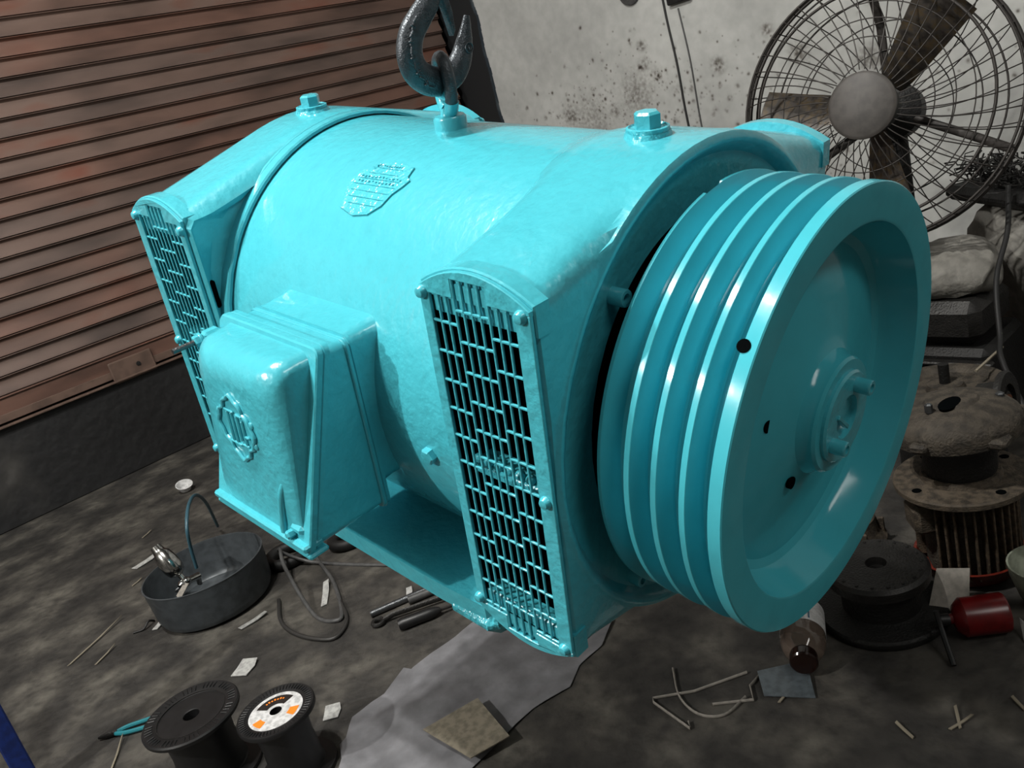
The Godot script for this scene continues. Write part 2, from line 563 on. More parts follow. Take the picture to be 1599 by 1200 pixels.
func wall_picture() -> ImageTexture:
	var w := 1024
	var h := 512
	var im := Image.create(w, h, false, Image.FORMAT_RGB8)
	var a := noise(0.006, 4, 51)
	var b := noise(0.05, 3, 52)
	var e := noise(0.02, 3, 53)
	var dots := PackedFloat32Array()
	dots.resize(w * h)
	for i in 1500:
		var y := rng.randf_range(0.55, 1.5)
		var dense := clampf(1.55 - y, 0.1, 1.0)
		if rng.randf() > dense:
			continue
		var z := rng.randf_range(-4.5, -1.2)
		if i % 3:
			z = -3.45 + rng.randfn(0.0, 0.42)
			y = 1.15 + rng.randfn(0.0, 0.17)
		spot(dots, w, h, z, y, 0.0035 + 0.012 * pow(rng.randf(), 2.5), rng.randf_range(0.15, 0.75))
	for q in [[-3.338, 1.336, 0.02, 0.85], [-3.31, 1.345, 0.04, 0.35], [-3.219, 1.265, 0.018, 0.9], [-3.24, 1.28, 0.04, 0.3], [-3.96, 1.16, 0.07, 0.45], [-3.98, 1.17, 0.03, 0.5], [-3.6, 1.13, 0.04, 0.4], [-3.3, 1.45, 0.03, 0.5], [-2.82, 1.24, 0.04, 0.6], [-2.35, 1.2, 0.05, 0.6], [-2.0, 1.1, 0.06, 0.5], [-2.5, 1.35, 0.03, 0.6], [-3.4, 1.2, 0.12, 0.3], [-3.8, 1.1, 0.15, 0.25]]:
		spot(dots, w, h, q[0], q[1], q[2], q[3])
	for j in h:
		var y := (1.0 - float(j) / h) * 2.2
		for i in w:
			var z := BACK + 4.4 * i / w
			var v := 0.70 + 0.07 * a.get_noise_2d(i, j) + 0.035 * b.get_noise_2d(i, j)
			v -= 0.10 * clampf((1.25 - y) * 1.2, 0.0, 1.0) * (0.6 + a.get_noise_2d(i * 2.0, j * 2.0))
			var c := Color(v * 0.985, v * 0.99, v * 0.975)
			var d := dots[j * w + i] * (0.8 + 1.3 * b.get_noise_2d(i * 2.6, j * 2.6))
			c = c.lerp(Color(0.16, 0.135, 0.11), clampf(d, 0.0, 0.92))
			# dark paint in the corner with a brushed edge
			var edge := -4.60 + 0.02 * e.get_noise_2d(i * 0.2, j * 0.5) + (0.07 * maxf(0.0, e.get_noise_2d(i * 0.5, j * 0.6)) if y > 1.75 else 0.0)
			if z < edge:
				c = Color(0.075, 0.08, 0.09) if z < edge - 0.03 else Color(0.13, 0.17, 0.20).lerp(Color(0.35, 0.37, 0.38), clampf(b.get_noise_2d(i, j * 0.4) * 1.5, 0.0, 1.0))
			im.set_pixel(i, j, c)
	return ImageTexture.create_from_image(im)

func spot(d: PackedFloat32Array, w: int, h: int, z: float, y: float, r: float, s: float) -> void:
	var cx := (z - BACK) / 4.4 * w
	var cy := (1.0 - y / 2.2) * h
	var px := r / 4.4 * w
	for j in range(maxi(0, int(cy - px * 2)), mini(h, int(cy + px * 2) + 1)):
		for i in range(maxi(0, int(cx - px * 2)), mini(w, int(cx + px * 2) + 1)):
			var q := Vector2(i - cx, j - cy).length() / px
			d[j * w + i] = maxf(d[j * w + i], s * exp(-q * q * 1.2))

func shutter() -> void:
	var d := Node3D.new()
	d.name = "door_1"
	add_child(d, true)
	d.position = Vector3(0.8, 0.5, BACK)
	struct(d).set_meta("label", "closed brown roller shutter of horizontal slats in the back wall")
	var half := 3.3
	var pitch := 0.0905
	# one concave slat with its interlocking bead, five tones
	var shapes := []
	for k in 4:
		# bead at the foot
		var prof: Array = [Vector2(-0.012, 0.0), Vector2(-0.005, 0.001), Vector2(-0.005, 0.0048), Vector2(0.0100, 0.0054), Vector2(0.0085, 0.012), Vector2(0.004, 0.024), Vector2(-0.001, 0.038), Vector2(-0.0055, 0.052), Vector2(-0.0078, 0.064), Vector2(-0.0075, 0.074), Vector2(-0.003, 0.0805), Vector2(0.0055, 0.0845), Vector2(0.0115, 0.0862), Vector2(0.0125, 0.088), Vector2(0.011, pitch - 0.0005), Vector2(-0.012, pitch)]
		for i in prof.size() - 1:
			var p: Vector2 = prof[i]
			var q: Vector2 = prof[i + 1]
			quad(Vector3(-half, p.y, p.x), Vector3(half, p.y, p.x), Vector3(half, q.y, q.x), Vector3(-half, q.y, q.x))
		shapes.append(bake(M.shutter[k], 32.0))
	for i in 24:
		put("slat", shapes[[0, 2, 1, 3, 0, 1, 2][i % 7]], d, Transform3D(Basis.IDENTITY, Vector3(0, 0.15 + i * pitch, 0)))
	# bottom rail: plate, lip, lower angle
	box(Vector3(0, 0.085, 0.0), Vector3(2 * half, 0.125, 0.03), 0.004)
	box(Vector3(0, 0.146, 0.012), Vector3(2 * half, 0.008, 0.03), 0.003)
	fin("bottom_rail", M.shutter[3], d)
	box(Vector3(0, 0.045, 0.018), Vector3(2 * half, 0.04, 0.008), 0.002)
	fin("rail_strip", M.rail, d)
	box(Vector3(0, 0.008, 0.028), Vector3(2 * half, 0.012, 0.03), 0.003)
	fin("rail_lip", M.rail, d)
	box(Vector3(0.52, 0.055, 0.03), Vector3(0.24, 0.12, 0.016), 0.006)
	var p := fin("lock_plate", M.rail, d)
	p.set_meta("label", "grey-brown lock plate on the bottom rail")
	lathe([[0.0, 0.0], [0.012, 0.0], [0.012, 0.006], [0.0, 0.006]], 12, Transform3D(Basis(Vector3.RIGHT, PI / 2), Vector3(0.55, 0.06, 0.038)))
	fin("rivet", M.black_iron, p)

# ---------------------------------------------------------------- the turquoise motor
const MB := Basis(Vector3(0.038, -0.218, 0.975), Vector3(-0.026, 0.975, 0.219), Vector3(-0.999, -0.033, 0.031))
const MO := Vector3(0.915, 1.008, -1.192)
const SLOT := Vector3(0.2925, 0.12, -0.3375)
const PX := 0.352         # half width across the vent plates
const PY := 0.265

func motor() -> void:
	var mb := MB.orthonormalized()
	var m := thing("electric_motor", "large glossy turquoise electric motor with grooved pulley hanging from the hook", "motor", MO, mb)
	var along := Transform3D(Basis(Vector3(0, 0, 1), -PI / 2), Vector3.ZERO)      # lathe axis y -> motor axis x
	# stator frame with its feet and the throat of the terminal box
	lathe([[0.0, -0.31], [0.336, -0.31], [0.336, -0.2], [0.336, -0.1], [0.336, 0.0], [0.336, 0.1], [0.336, 0.2], [0.336, 0.31], [0.0, 0.31]], 120, along)
	var body := fin("stator_frame", M.teal, m)
	var rings := []
	for s in [[0.22, 0.150, 0.165, -0.135, 0.04], [0.285, 0.134, 0.155, -0.120, 0.03], [0.305, 0.124, 0.149, -0.112, 0.025], [0.33, 0.120, 0.146, -0.110, 0.022], [0.36, 0.120, 0.143, -0.113, 0.02]]:
		var ring := []
		for p in round_rect(s[1], (s[2] - s[3]) / 2.0, s[4]):
			ring.append(Vector3(p.x, p.y + (s[2] + s[3]) / 2.0, s[0]))
		rings.append(ring)
	loft(rings)
	fin("box_throat", M.teal, body)
	for s in [1, -1]:
		# foot: plate with a rough rounded end, and the web that joins it to the frame
		var o: Array = [Vector2(-0.30, 0.12), Vector2(0.29, 0.12), Vector2(0.325, 0.17), Vector2(0.335, 0.25), Vector2(0.325, 0.32), Vector2(0.295, 0.347), Vector2(0.20, 0.352), Vector2(-0.20, 0.352), Vector2(-0.30, 0.345)]
		prism(o, 0.270, 0.307, 0.004, Transform3D(Basis(Vector3(1, 0, 0), Vector3(0, 0, s), Vector3(0, -1, 0)), Vector3.ZERO))
		box(Vector3(0, -0.25, s * 0.17), Vector3(0.56, 0.10, 0.07), 0.01)
		var foot := fin("foot", M.teal, m, 30.0)
		# rough casting at the end of the foot
		for k in 14:
			ball(Vector3(rng.randf_range(0.23, 0.315), rng.randf_range(-0.322, -0.286), s * rng.randf_range(0.30, 0.341)), rng.randf_range(0.010, 0.016), Vector3.ONE, 8)
		box(Vector3(0.262, -0.306, s * 0.309), Vector3(0.125, 0.058, 0.088), 0.024)
		var lumps := fin("casting_lumps", M.teal_rough, foot)
		lumps.set_meta("kind", "stuff")
	brackets(m)
	terminal_box(m)
	pulley(m)
	# lifting eye, side bolt, shield plate
	lathe([[0.0, 0.330], [0.027, 0.330], [0.027, 0.352], [0.024, 0.356], [0.013, 0.3575], [0.0, 0.3575]], 28)
	fin("eye_collar", M.teal, m)
	var eye := []
	var er := []
	for i in 25:
		var a := -PI / 2 + 0.32 + (TAU - 0.64) * i / 24
		eye.append(Vector3(0.029 * cos(a), 0.402 + 0.042 * sin(a), 0.0))
		er.append(0.0105)
	eye.push_front(Vector3(0.004, 0.362, 0))
	er.push_front(0.011)
	eye.push_back(Vector3(-0.004, 0.362, 0))
	er.push_back(0.011)
	for side in [0, 1]:
		var foot := []
		for p in (eye if side == 0 else [eye[-1], eye[-2], eye[-3], eye[-4], eye[-5], eye[-6], eye[-7]]):
			if foot.size() < 7 and p.y < 0.396:
				foot.append(p)
		tube(foot, 0.0114, 12)
	fin("painted_shank", M.teal, m, 60.0, Transform3D(Basis(Vector3.UP, -0.45), Vector3.ZERO))
	tube(eye, er, 12)
	var em := fin("lifting_eye", M.hook, m, 60.0, Transform3D(Basis(Vector3.UP, -0.45), Vector3.ZERO))
	em.set_meta("label", "steel lifting eye with paint worn off at the top")
	lathe([[0.0, 0.352], [0.0155, 0.352], [0.0135, 0.362], [0.010, 0.367], [0.0, 0.367]], 20)
	fin("eye_neck", M.teal, m)
	var bp := Vector3(0.224, -0.029, 0.335)
	hex_bolt("side_bolt", M.teal, m, aim(Vector3(0, bp.y, bp.z), bp - Vector3(0, -0.001, 0.004)), 0.013, 0.014)
	shield(m)

func outline(a: float) -> float:        # distance from the axis to the bracket's outline at angle a (z across, y up)
	var c := absf(cos(a))
	var s := absf(sin(a))
	var best := 9.0
	if c > 1e-6:
		best = PX / c                              # flat side
	var pc := Vector2(PX, PY)
	var R := 0.347
	var ta := pc.angle() + acos(R / pc.length())   # where the sloping flank touches the round top
	best = minf(best, R / maxf(1e-6, cos(minf(PI, absf(Vector2(c, s).angle() - ta)))))
	if Vector2(c, s).angle() > ta:
		best = minf(best, R)
	return best

func brackets(m: Node3D) -> void:
	var open := 0.243
	var ang := []
	var corner := atan2(PY, PX)
	var oa := atan2(open, PX)
	for qd in 4:
		var half := [0.0, oa * 0.25, oa * 0.5, oa * 0.75, oa, corner * 0.995, corner * 1.04, 0.70, 0.76, 0.82, 0.88, 0.94, 1.0, 1.08, 1.16, 1.24, 1.32, 1.4, 1.485]
		if qd % 2 == 0:
			for a in half:
				ang.append(a + PI / 2 * qd)
		else:
			for k in half.size():
				ang.append(PI / 2 * (qd + 1) - half[half.size() - 1 - k])
		if qd % 2 == 0:
			ang.append(PI / 2 * (qd + 1))
	var uniq := []
	for a in ang:
		if uniq.is_empty() or a - uniq[-1] > 1e-4:
			uniq.append(a)
	ang = uniq
	var n := ang.size()
	# rows: x, inset at the top flank, inset at the flat sides, or a plain radius
	var rows := [[0.284, 0.060, 0.013, 0.0], [0.286, 0.044, 0.007, 0.0], [0.293, 0.028, 0.003, 0.0], [0.304, 0.014, 0.001, 0.0], [0.313, 0.007, 0.0, 0.0], [0.330, 0.0, 0.0, 0.0], [0.430, 0.0, 0.0, 0.0], [0.4515, 0.006, 0.0, 0.0], [0.462, 0.014, 0.002, 0.0], [0.470, 0.026, 0.006, 0.0], [0.474, 0.042, 0.011, 0.0], [0.4745, 0, 0, 0.3475], [0.4775, 0, 0, 0.343], [0.4785, 0, 0, 0.339], [0.477, 0, 0, 0.334], [0.470, 0, 0, 0.328], [0.463, 0, 0, 0.321], [0.459, 0, 0, 0.290], [0.456, 0, 0, 0.256], [0.446, 0, 0, 0.252]]
	var L := []
	for r in rows:
		var ring := []
		for a in ang:
			var rad: float = r[3]
			if rad == 0.0:
				var side := 1.0 - smoothstep(0.248, 0.275, absf(outline(a) * sin(a)))
				rad = outline(a) - lerpf(r[1], r[2], side)
				if r[0] > 0.44:
					rad = maxf(rad, 0.3482 + (0.474 - r[0]) * 0.05)
			ring.append(Vector3(r[0], rad * sin(a), rad * cos(a)))
		L.append(ring)
	var shells := []
	for e in 2:
		var Q := L.duplicate()
		var inner := []
		for a in ang:
			inner.append(Vector3(0.262 if e == 0 else 0.297, 0.3355 * sin(a), 0.3355 * cos(a)))
		if e == 0:
			# pulley end: the casting runs smoothly into the frame at the top
			for k in n:
				var side := clampf((absf(cos(ang[k])) - 0.3) / 0.3, 0.0, 1.0)
				for r in 5:
					var v: Vector3 = Q[r][k]
					var want: float = outline(ang[k]) - [0.0100, 0.0085, 0.0065, 0.004, 0.002][r]
					var rad := lerpf(want, Vector2(v.y, v.z).length(), side)
					Q[r] = Q[r].duplicate()
					Q[r][k] = Vector3(v.x, rad * sin(ang[k]), rad * cos(ang[k]))
		else:
			Q = Q.slice(0, 11)
			for k in n:
				for r in range(7, 11):
					var v: Vector3 = L[r][k]
					var side := 1.0 - smoothstep(0.248, 0.275, absf(outline(ang[k]) * sin(ang[k])))
					var rad: float = outline(ang[k]) - lerpf(rows[r][1], rows[r][2], side)
					if k == 0:
						Q[r] = Q[r].duplicate()
					Q[r][k] = Vector3(v.x, rad * sin(ang[k]), rad * cos(ang[k]))
				for r in 5:
					var v: Vector3 = L[r][k]
					var side := 1.0 - smoothstep(0.248, 0.275, absf(outline(ang[k]) * sin(ang[k])))
					var rad: float = outline(ang[k]) - lerpf([0.040, 0.029, 0.018, 0.008, 0.003][r], rows[r][2], side)
					if k == 0:
						Q[r] = Q[r].duplicate()
					Q[r][k] = Vector3(v.x, rad * sin(ang[k]), rad * cos(ang[k]))
			# far end: dished face with a raised ring round the frame
			var face := []
			var r0 := []
			var r1 := []
			var r2 := []
			for k in n:
				var u: Vector3 = Q[0][k]
				var o := Vector2(u.y, u.z).length()
				var f := maxf(0.3475, minf(o, lerpf(0.362, o, 0.25)))
				face.append(Vector3(0.297, f * sin(ang[k]), f * cos(ang[k])))
				r0.append(Vector3(0.294, 0.3472 * sin(ang[k]), 0.3472 * cos(ang[k])))
				r1.append(Vector3(0.272, 0.3468 * sin(ang[k]), 0.3468 * cos(ang[k])))
				r2.append(Vector3(0.269, 0.3440 * sin(ang[k]), 0.3440 * cos(ang[k])))
				Q[0] = Q[0].duplicate()
				Q[0][k] = Vector3(0.290, maxf(o, 0.3475) * sin(ang[k]), maxf(o, 0.3475) * cos(ang[k]))
			Q.push_front(face)
			Q.push_front(r0)
			Q.push_front(r1)
			Q.push_front(r2)
			var r3 := []
			for k in n:
				r3.append(Vector3(0.269, 0.339 * sin(ang[k]), 0.339 * cos(ang[k])))
			Q.push_front(r3)
		Q.push_front(inner)
		if e == 1:
			for k in n:
				tri(Vector3(0.474, 0, 0), Q[-1][(k + 1) % n], Q[-1][k])
		for i in Q.size() - 1:
			for k in n:
				var j := (k + 1) % n
				var mid: Vector3 = (Q[i][k] + Q[i][j] + Q[i + 1][k] + Q[i + 1][j]) / 4.0
				if mid.x > 0.312 and mid.x < 0.452 and absf(mid.y) < open and absf(mid.z) > 0.33:
					continue                       # air opening behind the vent plate
				quad(Q[i][k], Q[i + 1][k], Q[i + 1][j], Q[i][j])
		arches()
		shells.append(bake(M.teal, 34.0))
	# air ducts and hollow behind the pulley, their shade painted near-black
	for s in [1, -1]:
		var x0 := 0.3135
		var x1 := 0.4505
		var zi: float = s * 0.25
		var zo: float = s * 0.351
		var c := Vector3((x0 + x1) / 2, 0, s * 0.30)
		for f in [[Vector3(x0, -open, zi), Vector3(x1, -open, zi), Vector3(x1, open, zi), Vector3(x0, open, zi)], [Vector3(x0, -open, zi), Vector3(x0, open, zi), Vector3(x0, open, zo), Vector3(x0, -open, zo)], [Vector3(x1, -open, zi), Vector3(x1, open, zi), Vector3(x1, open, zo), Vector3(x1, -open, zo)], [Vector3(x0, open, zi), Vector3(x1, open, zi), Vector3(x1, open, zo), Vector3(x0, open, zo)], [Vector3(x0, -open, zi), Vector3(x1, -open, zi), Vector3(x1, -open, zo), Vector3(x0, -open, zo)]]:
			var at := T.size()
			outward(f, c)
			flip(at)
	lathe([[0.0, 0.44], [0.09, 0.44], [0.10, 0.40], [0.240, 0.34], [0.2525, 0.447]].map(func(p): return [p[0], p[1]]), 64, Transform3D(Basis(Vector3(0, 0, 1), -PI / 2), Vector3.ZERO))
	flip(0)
	var hollow_shade := bake(M.hollow_shade, 30.0)
	box(Vector3(0.382, -0.012, 0.318), Vector3(0.136, 0.016, 0.04), 0.003)
	for k in 7:
		ball(Vector3(0.326 + k * 0.0185, 0.002, 0.333), 0.0075, Vector3.ONE, 10)
	var ledge := bake(M.teal_rough, 40.0)
	# plate: frame pieces, bars and screws, one set of meshes for all four plates
	var pz := 0.3505
	var th := 0.0055
	var pieces := []
	var x0 := 0.296
	var x1 := 0.475
	var xa := 0.3125
	var xb := 0.4515
	var px := (xb - xa) / 10.0
	var rim := []
	for u in [1, -1]:
		var o := []
		for i in 15:
			var t := float(i) / 14
			o.append(Vector2(lerpf(x1, x0, t), 0.254 + 0.029 * (1.0 - pow(2 * t - 1, 2))))
		o += [Vector2(x0, 0.246), Vector2(xa + 3 * px, 0.246), Vector2(xa + 3 * px, 0.270), Vector2(xa + 7 * px, 0.270), Vector2(xa + 7 * px, 0.248), Vector2(x1, 0.248)]
		if u == -1:
			o = o.map(func(p): return Vector2(p.x, -p.y))
		prism(o, pz, pz + th, 0.0012)
	box(Vector3((x0 + xa) / 2, 0, pz + th / 2), Vector3(xa - x0, 0.494, th), 0.0008)
	box(Vector3((x1 + xb) / 2, 0, pz + th / 2), Vector3(x1 - xb, 0.497, th), 0.0008)
	var frame := bake(M.teal, 30.0)
	box(Vector3(0, 0, pz + th / 2), Vector3(0.0033, 0.494, 0.0035), 0.0008)
	var bar := bake(M.teal, 30.0)
	box(Vector3(0, 0, pz + th / 2), Vector3(0.0033, 0.542, 0.0035), 0.0008)
	var long_bar := bake(M.teal, 30.0)
	var cross := {}
	for w in [3, 4]:
		box(Vector3.ZERO, Vector3(px * w, 0.0036, 0.0035), 0.0008)
		cross[w] = bake(M.teal, 30.0)
	lathe([[0.0, 0.0], [0.009, 0.0], [0.0085, 0.004], [0.006, 0.008], [0.0, 0.0095]], 16, Transform3D(Basis(Vector3.RIGHT, PI / 2), Vector3.ZERO))
	var screw := bake(M.teal, 40.0)
	for e in 2:
		var turn := Transform3D(Basis(Vector3.UP, PI * e), Vector3.ZERO)
		var b := put("end_bracket", shells[e], m, turn)
		if e == 1:
			# core slot low on the dished face, its inner shade painted black
			var cap := []
			for i in 16:
				var t := TAU * i / 16
				cap.append(Vector2(0.0055 * cos(t), 0.0055 * sin(t) + (0.02 if i < 8 else -0.02)))
			prism(cap, 0.0, 0.004, 0.001, Transform3D(Basis(Vector3(0, 0, 1), Vector3(0, 1, 0), Vector3(-1, 0, 0)), SLOT))
			fin("core_slot", M.hollow_shade, b, 30.0)
		put("bracket_hollow", hollow_shade, b)
		put("inner_ledge", ledge, b)
		put("inner_ledge", ledge, b, Transform3D(Basis(Vector3.RIGHT, PI), Vector3.ZERO))
		for s in 2:
			if e == 0 and s == 1:
				continue            # the far opening of the pulley end has no plate
			var g := put("vent_plate", frame, m, turn * Transform3D(Basis(Vector3.RIGHT, PI * s), Vector3.ZERO))
			for k in range(1, 10):
				put("grille_bar", long_bar if k >= 3 and k <= 7 else bar, g, Transform3D(Basis.IDENTITY, Vector3(xa + k * px, 0, 0)))
			for grp in 3:
				var w: int = [3, 4, 3][grp]
				for k in 12:
					var y: float = [0.211, 0.231, 0.207][grp] - 0.041 * k
					if s == 1:
						y = -y
					if absf(y) < 0.246:
						put("cross_bar", cross[w], g, Transform3D(Basis.IDENTITY, Vector3(xa + px * ([0, 3, 7][grp] + w / 2.0), y, pz + th / 2)))
			for q in [[0.302, 0.246], [0.462, 0.246], [0.302, -0.238], [0.462, -0.246], [0.463, 0.0]]:
				put("plate_screw", screw, g, Transform3D(Basis.IDENTITY, Vector3(q[0], q[1], pz + th * 0.8)))
		# filler bolt and its boss on top
		lathe([[0.0, 0.335], [0.038, 0.335], [0.032, 0.3475], [0.0305, 0.352], [0.0, 0.352]], 30, Transform3D(Basis.IDENTITY, Vector3(0.384, 0, 0)))
		lathe([[0.0, 0.351], [0.029, 0.351], [0.029, 0.3575], [0.026, 0.3585], [0.024, 0.3565], [0.0, 0.3565]], 30, Transform3D(Basis.IDENTITY, Vector3(0.384, 0, 0)))
		var boss := fin("bolt_boss", M.teal_rough, m, 40.0, turn)
		hex_bolt("top_bolt", M.teal, boss, Transform3D(Basis(Vector3.RIGHT, -PI / 2).rotated(Vector3.UP, 0.25), Vector3(0.384, 0.356, 0)), 0.0185, 0.0215)
	for q in [[0.207, 0.195], [-0.231, 0.200], [0.207, -0.195], [-0.231, -0.200]]:
		cap_screw("cap_screw", M.teal, m, aim(Vector3.RIGHT, Vector3(0.457, q[0], q[1])), 0.0115, 0.024)

# arched rims that the vent plates are screwed to
func arches() -> void:
	for s in [1, -1]:
		for u in [1, -1]:
			var arch := [Vector2(0.294, 0.22), Vector2(0.477, 0.22)]
			for i in 13:
				var t := float(i) / 12
				arch.append(Vector2(lerpf(0.477, 0.294, t), u * 0.0 + 0.259 + 0.027 * (1.0 - pow(2 * t - 1, 2))))
			var from := T.size()
			prism(arch, 0.326, 0.350, 0.002)
			if u == -1:
				for i in range(from, T.size()):
					T[i].y = -T[i].y
				flip(from)
			if s == -1:
				for i in range(from, T.size()):
					T[i].z = -T[i].z
				flip(from)

func flip(from: int) -> void:
	for i in range(from, T.size(), 3):
		var s := T[i + 1]
		T[i + 1] = T[i + 2]
		T[i + 2] = s

func terminal_box(m: Node3D) -> void:
	# body: wedge between the upright rear joint and the sloping front joint
	var zj := func(y: float) -> float: return 0.405 + (0.149 - y) * 0.333
	var rings := []
	for s in [[0.0, 0.124, 0.006], [0.04, 0.120, 0.0], [0.96, 0.120, 0.0], [1.0, 0.122, 0.002]]:
		var ring := []
		for p in round_rect(s[1], 0.142 + s[2], 0.014):
			var y: float = p.y - 0.002
			ring.append(Vector3(p.x, y, lerpf(0.360, zj.call(y) - 0.012, s[0])))
		rings.append(ring)
	loft(rings)
	var body := fin("terminal_box", M.teal, m, 34.0)
	for s in [[0.352, 0.359, 0.122], [0.361, 0.367, 0.124]]:
		prism(round_rect(s[2], 0.145, 0.014).map(func(p): return p - Vector2(0, 0.003)), s[0], s[1], 0.0015)
	fin("joint_flange", M.teal, body, 30.0)
	var slope := Transform3D(Basis(Vector3.RIGHT, 0.0), Vector3.ZERO)
	for s in [[-0.014, -0.004, 0.127, 0.0], [-0.002, 0.009, 0.1285, 0.001]]:
		var a := []
		var from := T.size()
		prism(round_rect(s[2], 0.1465 + s[3], 0.014).map(func(p): return p + Vector2(0, 0.003)), s[0], s[1], 0.002)
		for i in range(from, T.size()):
			T[i].z += zj.call(T[i].y)
	# two ledges along the foot of the cover
	box(Vector3(0, -0.1275, 0.4975), Vector3(0.256, 0.011, 0.034), 0.003, Transform3D.IDENTITY)
	box(Vector3(0, -0.1425, 0.4935), Vector3(0.262, 0.009, 0.034), 0.003, Transform3D.IDENTITY)
	fin("cover_flange", M.teal, body, 30.0)
	# domed cover
	rings = []
	var steps := 10
	for i in steps + 1:
		var t := float(i) / steps
		var g := 0.5 * t / 0.4 if t < 0.4 else 0.5 + 0.5 * sin((t - 0.4) / 0.6 * PI / 2)
		var ins := 0.004 * t if t < 0.4 else 0.0016 + 0.046 * (1.0 - cos((t - 0.4) / 0.6 * PI / 2))
		var ring := []
		var w := 0.113 - ins
		var top := 0.143 - ins * 0.95
		var bot := -0.120 + ins * 0.18
		for p in round_rect(w, (top - bot) / 2.0, 0.022 + 0.012 * t):
			var y: float = p.y + (top + bot) / 2.0
			var zf := 0.502 - 0.055 * (y + 0.1)
			ring.append(Vector3(p.x, y, lerpf(zj.call(y) + 0.005, maxf(zf, zj.call(y) + 0.012), g)))
		rings.append(ring)
	loft(rings, false, true)
	var cover := fin("box_cover", M.teal, m, 50.0)
	# round maker's emblem: ornate rim and the strokes of a monogram
	var face := Transform3D(Basis(Vector3.RIGHT, -0.055), Vector3(-0.004, 0.028, 0.4955))
	var pts := []
	for i in 48:
		var a := TAU * i / 48
		var r := 0.043 + 0.004 * cos(a * 4.0) + 0.002 * cos(a * 12.0)
		pts.append(Vector3(r * cos(a), r * sin(a) * 1.1, 0.001))
	tube(pts, 0.0032, 8, true)
	for q in [[-0.017, 0.0, 0.05, 0.0], [-0.006, 0.0, 0.05, 0.0], [0.008, 0.002, 0.042, 0.0], [0.02, -0.002, 0.04, 0.0], [-0.012, 0.026, 0.026, PI / 2], [-0.010, -0.027, 0.03, PI / 2], [0.015, 0.024, 0.018, PI / 2], [0.016, -0.024, 0.02, PI / 2], [0.026, -0.008, 0.012, PI / 2]]:
		box(Vector3.ZERO, Vector3(0.0048, q[2], 0.006), 0.0016, Transform3D(Basis(Vector3(0, 0, 1), q[3]), Vector3(q[0], q[1], 0.0)))
	for a in [0.35, 2.8, PI + 0.35, -0.35]:
		ball(Vector3(0.047 * cos(a), 0.05 * sin(a), 0.0), 0.006, Vector3(1, 1, 0.5), 10)
	fin("emblem", M.teal, cover, 40.0, face)
	# painted-over wire stub, lug with a bolt, and the hinge stud
	tube(curve([Vector3(0.066, -0.124, 0.506), Vector3(0.069, -0.10, 0.504), Vector3(0.076, -0.06, 0.499), Vector3(0.087, -0.03, 0.489), Vector3(0.099, -0.016, 0.476)], 5), 0.0058, 10)
	fin("wire_stub", M.teal, cover, 60.0)
	box(Vector3(0.098, -0.108, 0.496), Vector3(0.030, 0.016, 0.018), 0.005)
	var lug := fin("cover_lug", M.teal, cover, 30.0)
	hex_bolt("lug_bolt", M.teal, lug, aim(Vector3(0, 0.1, 1), Vector3(0.089, -0.116, 0.502)), 0.007, 0.014)
	box(Vector3(-0.122, 0.122, 0.438), Vector3(0.020, 0.026, 0.028), 0.004)
	var hinge := fin("hinge_lug", M.teal, cover, 30.0)
	tube([Vector3(-0.130, 0.122, 0.43), Vector3(-0.130, 0.122, 0.50)], 0.0042, 10)
	fin("stud", M.steel, hinge, 40.0)
	hex_bolt("stud_nut", M.teal, hinge, aim(Vector3(0, 0, 1), Vector3(-0.130, 0.122, 0.453)), 0.0095, 0.012, 0.0115)

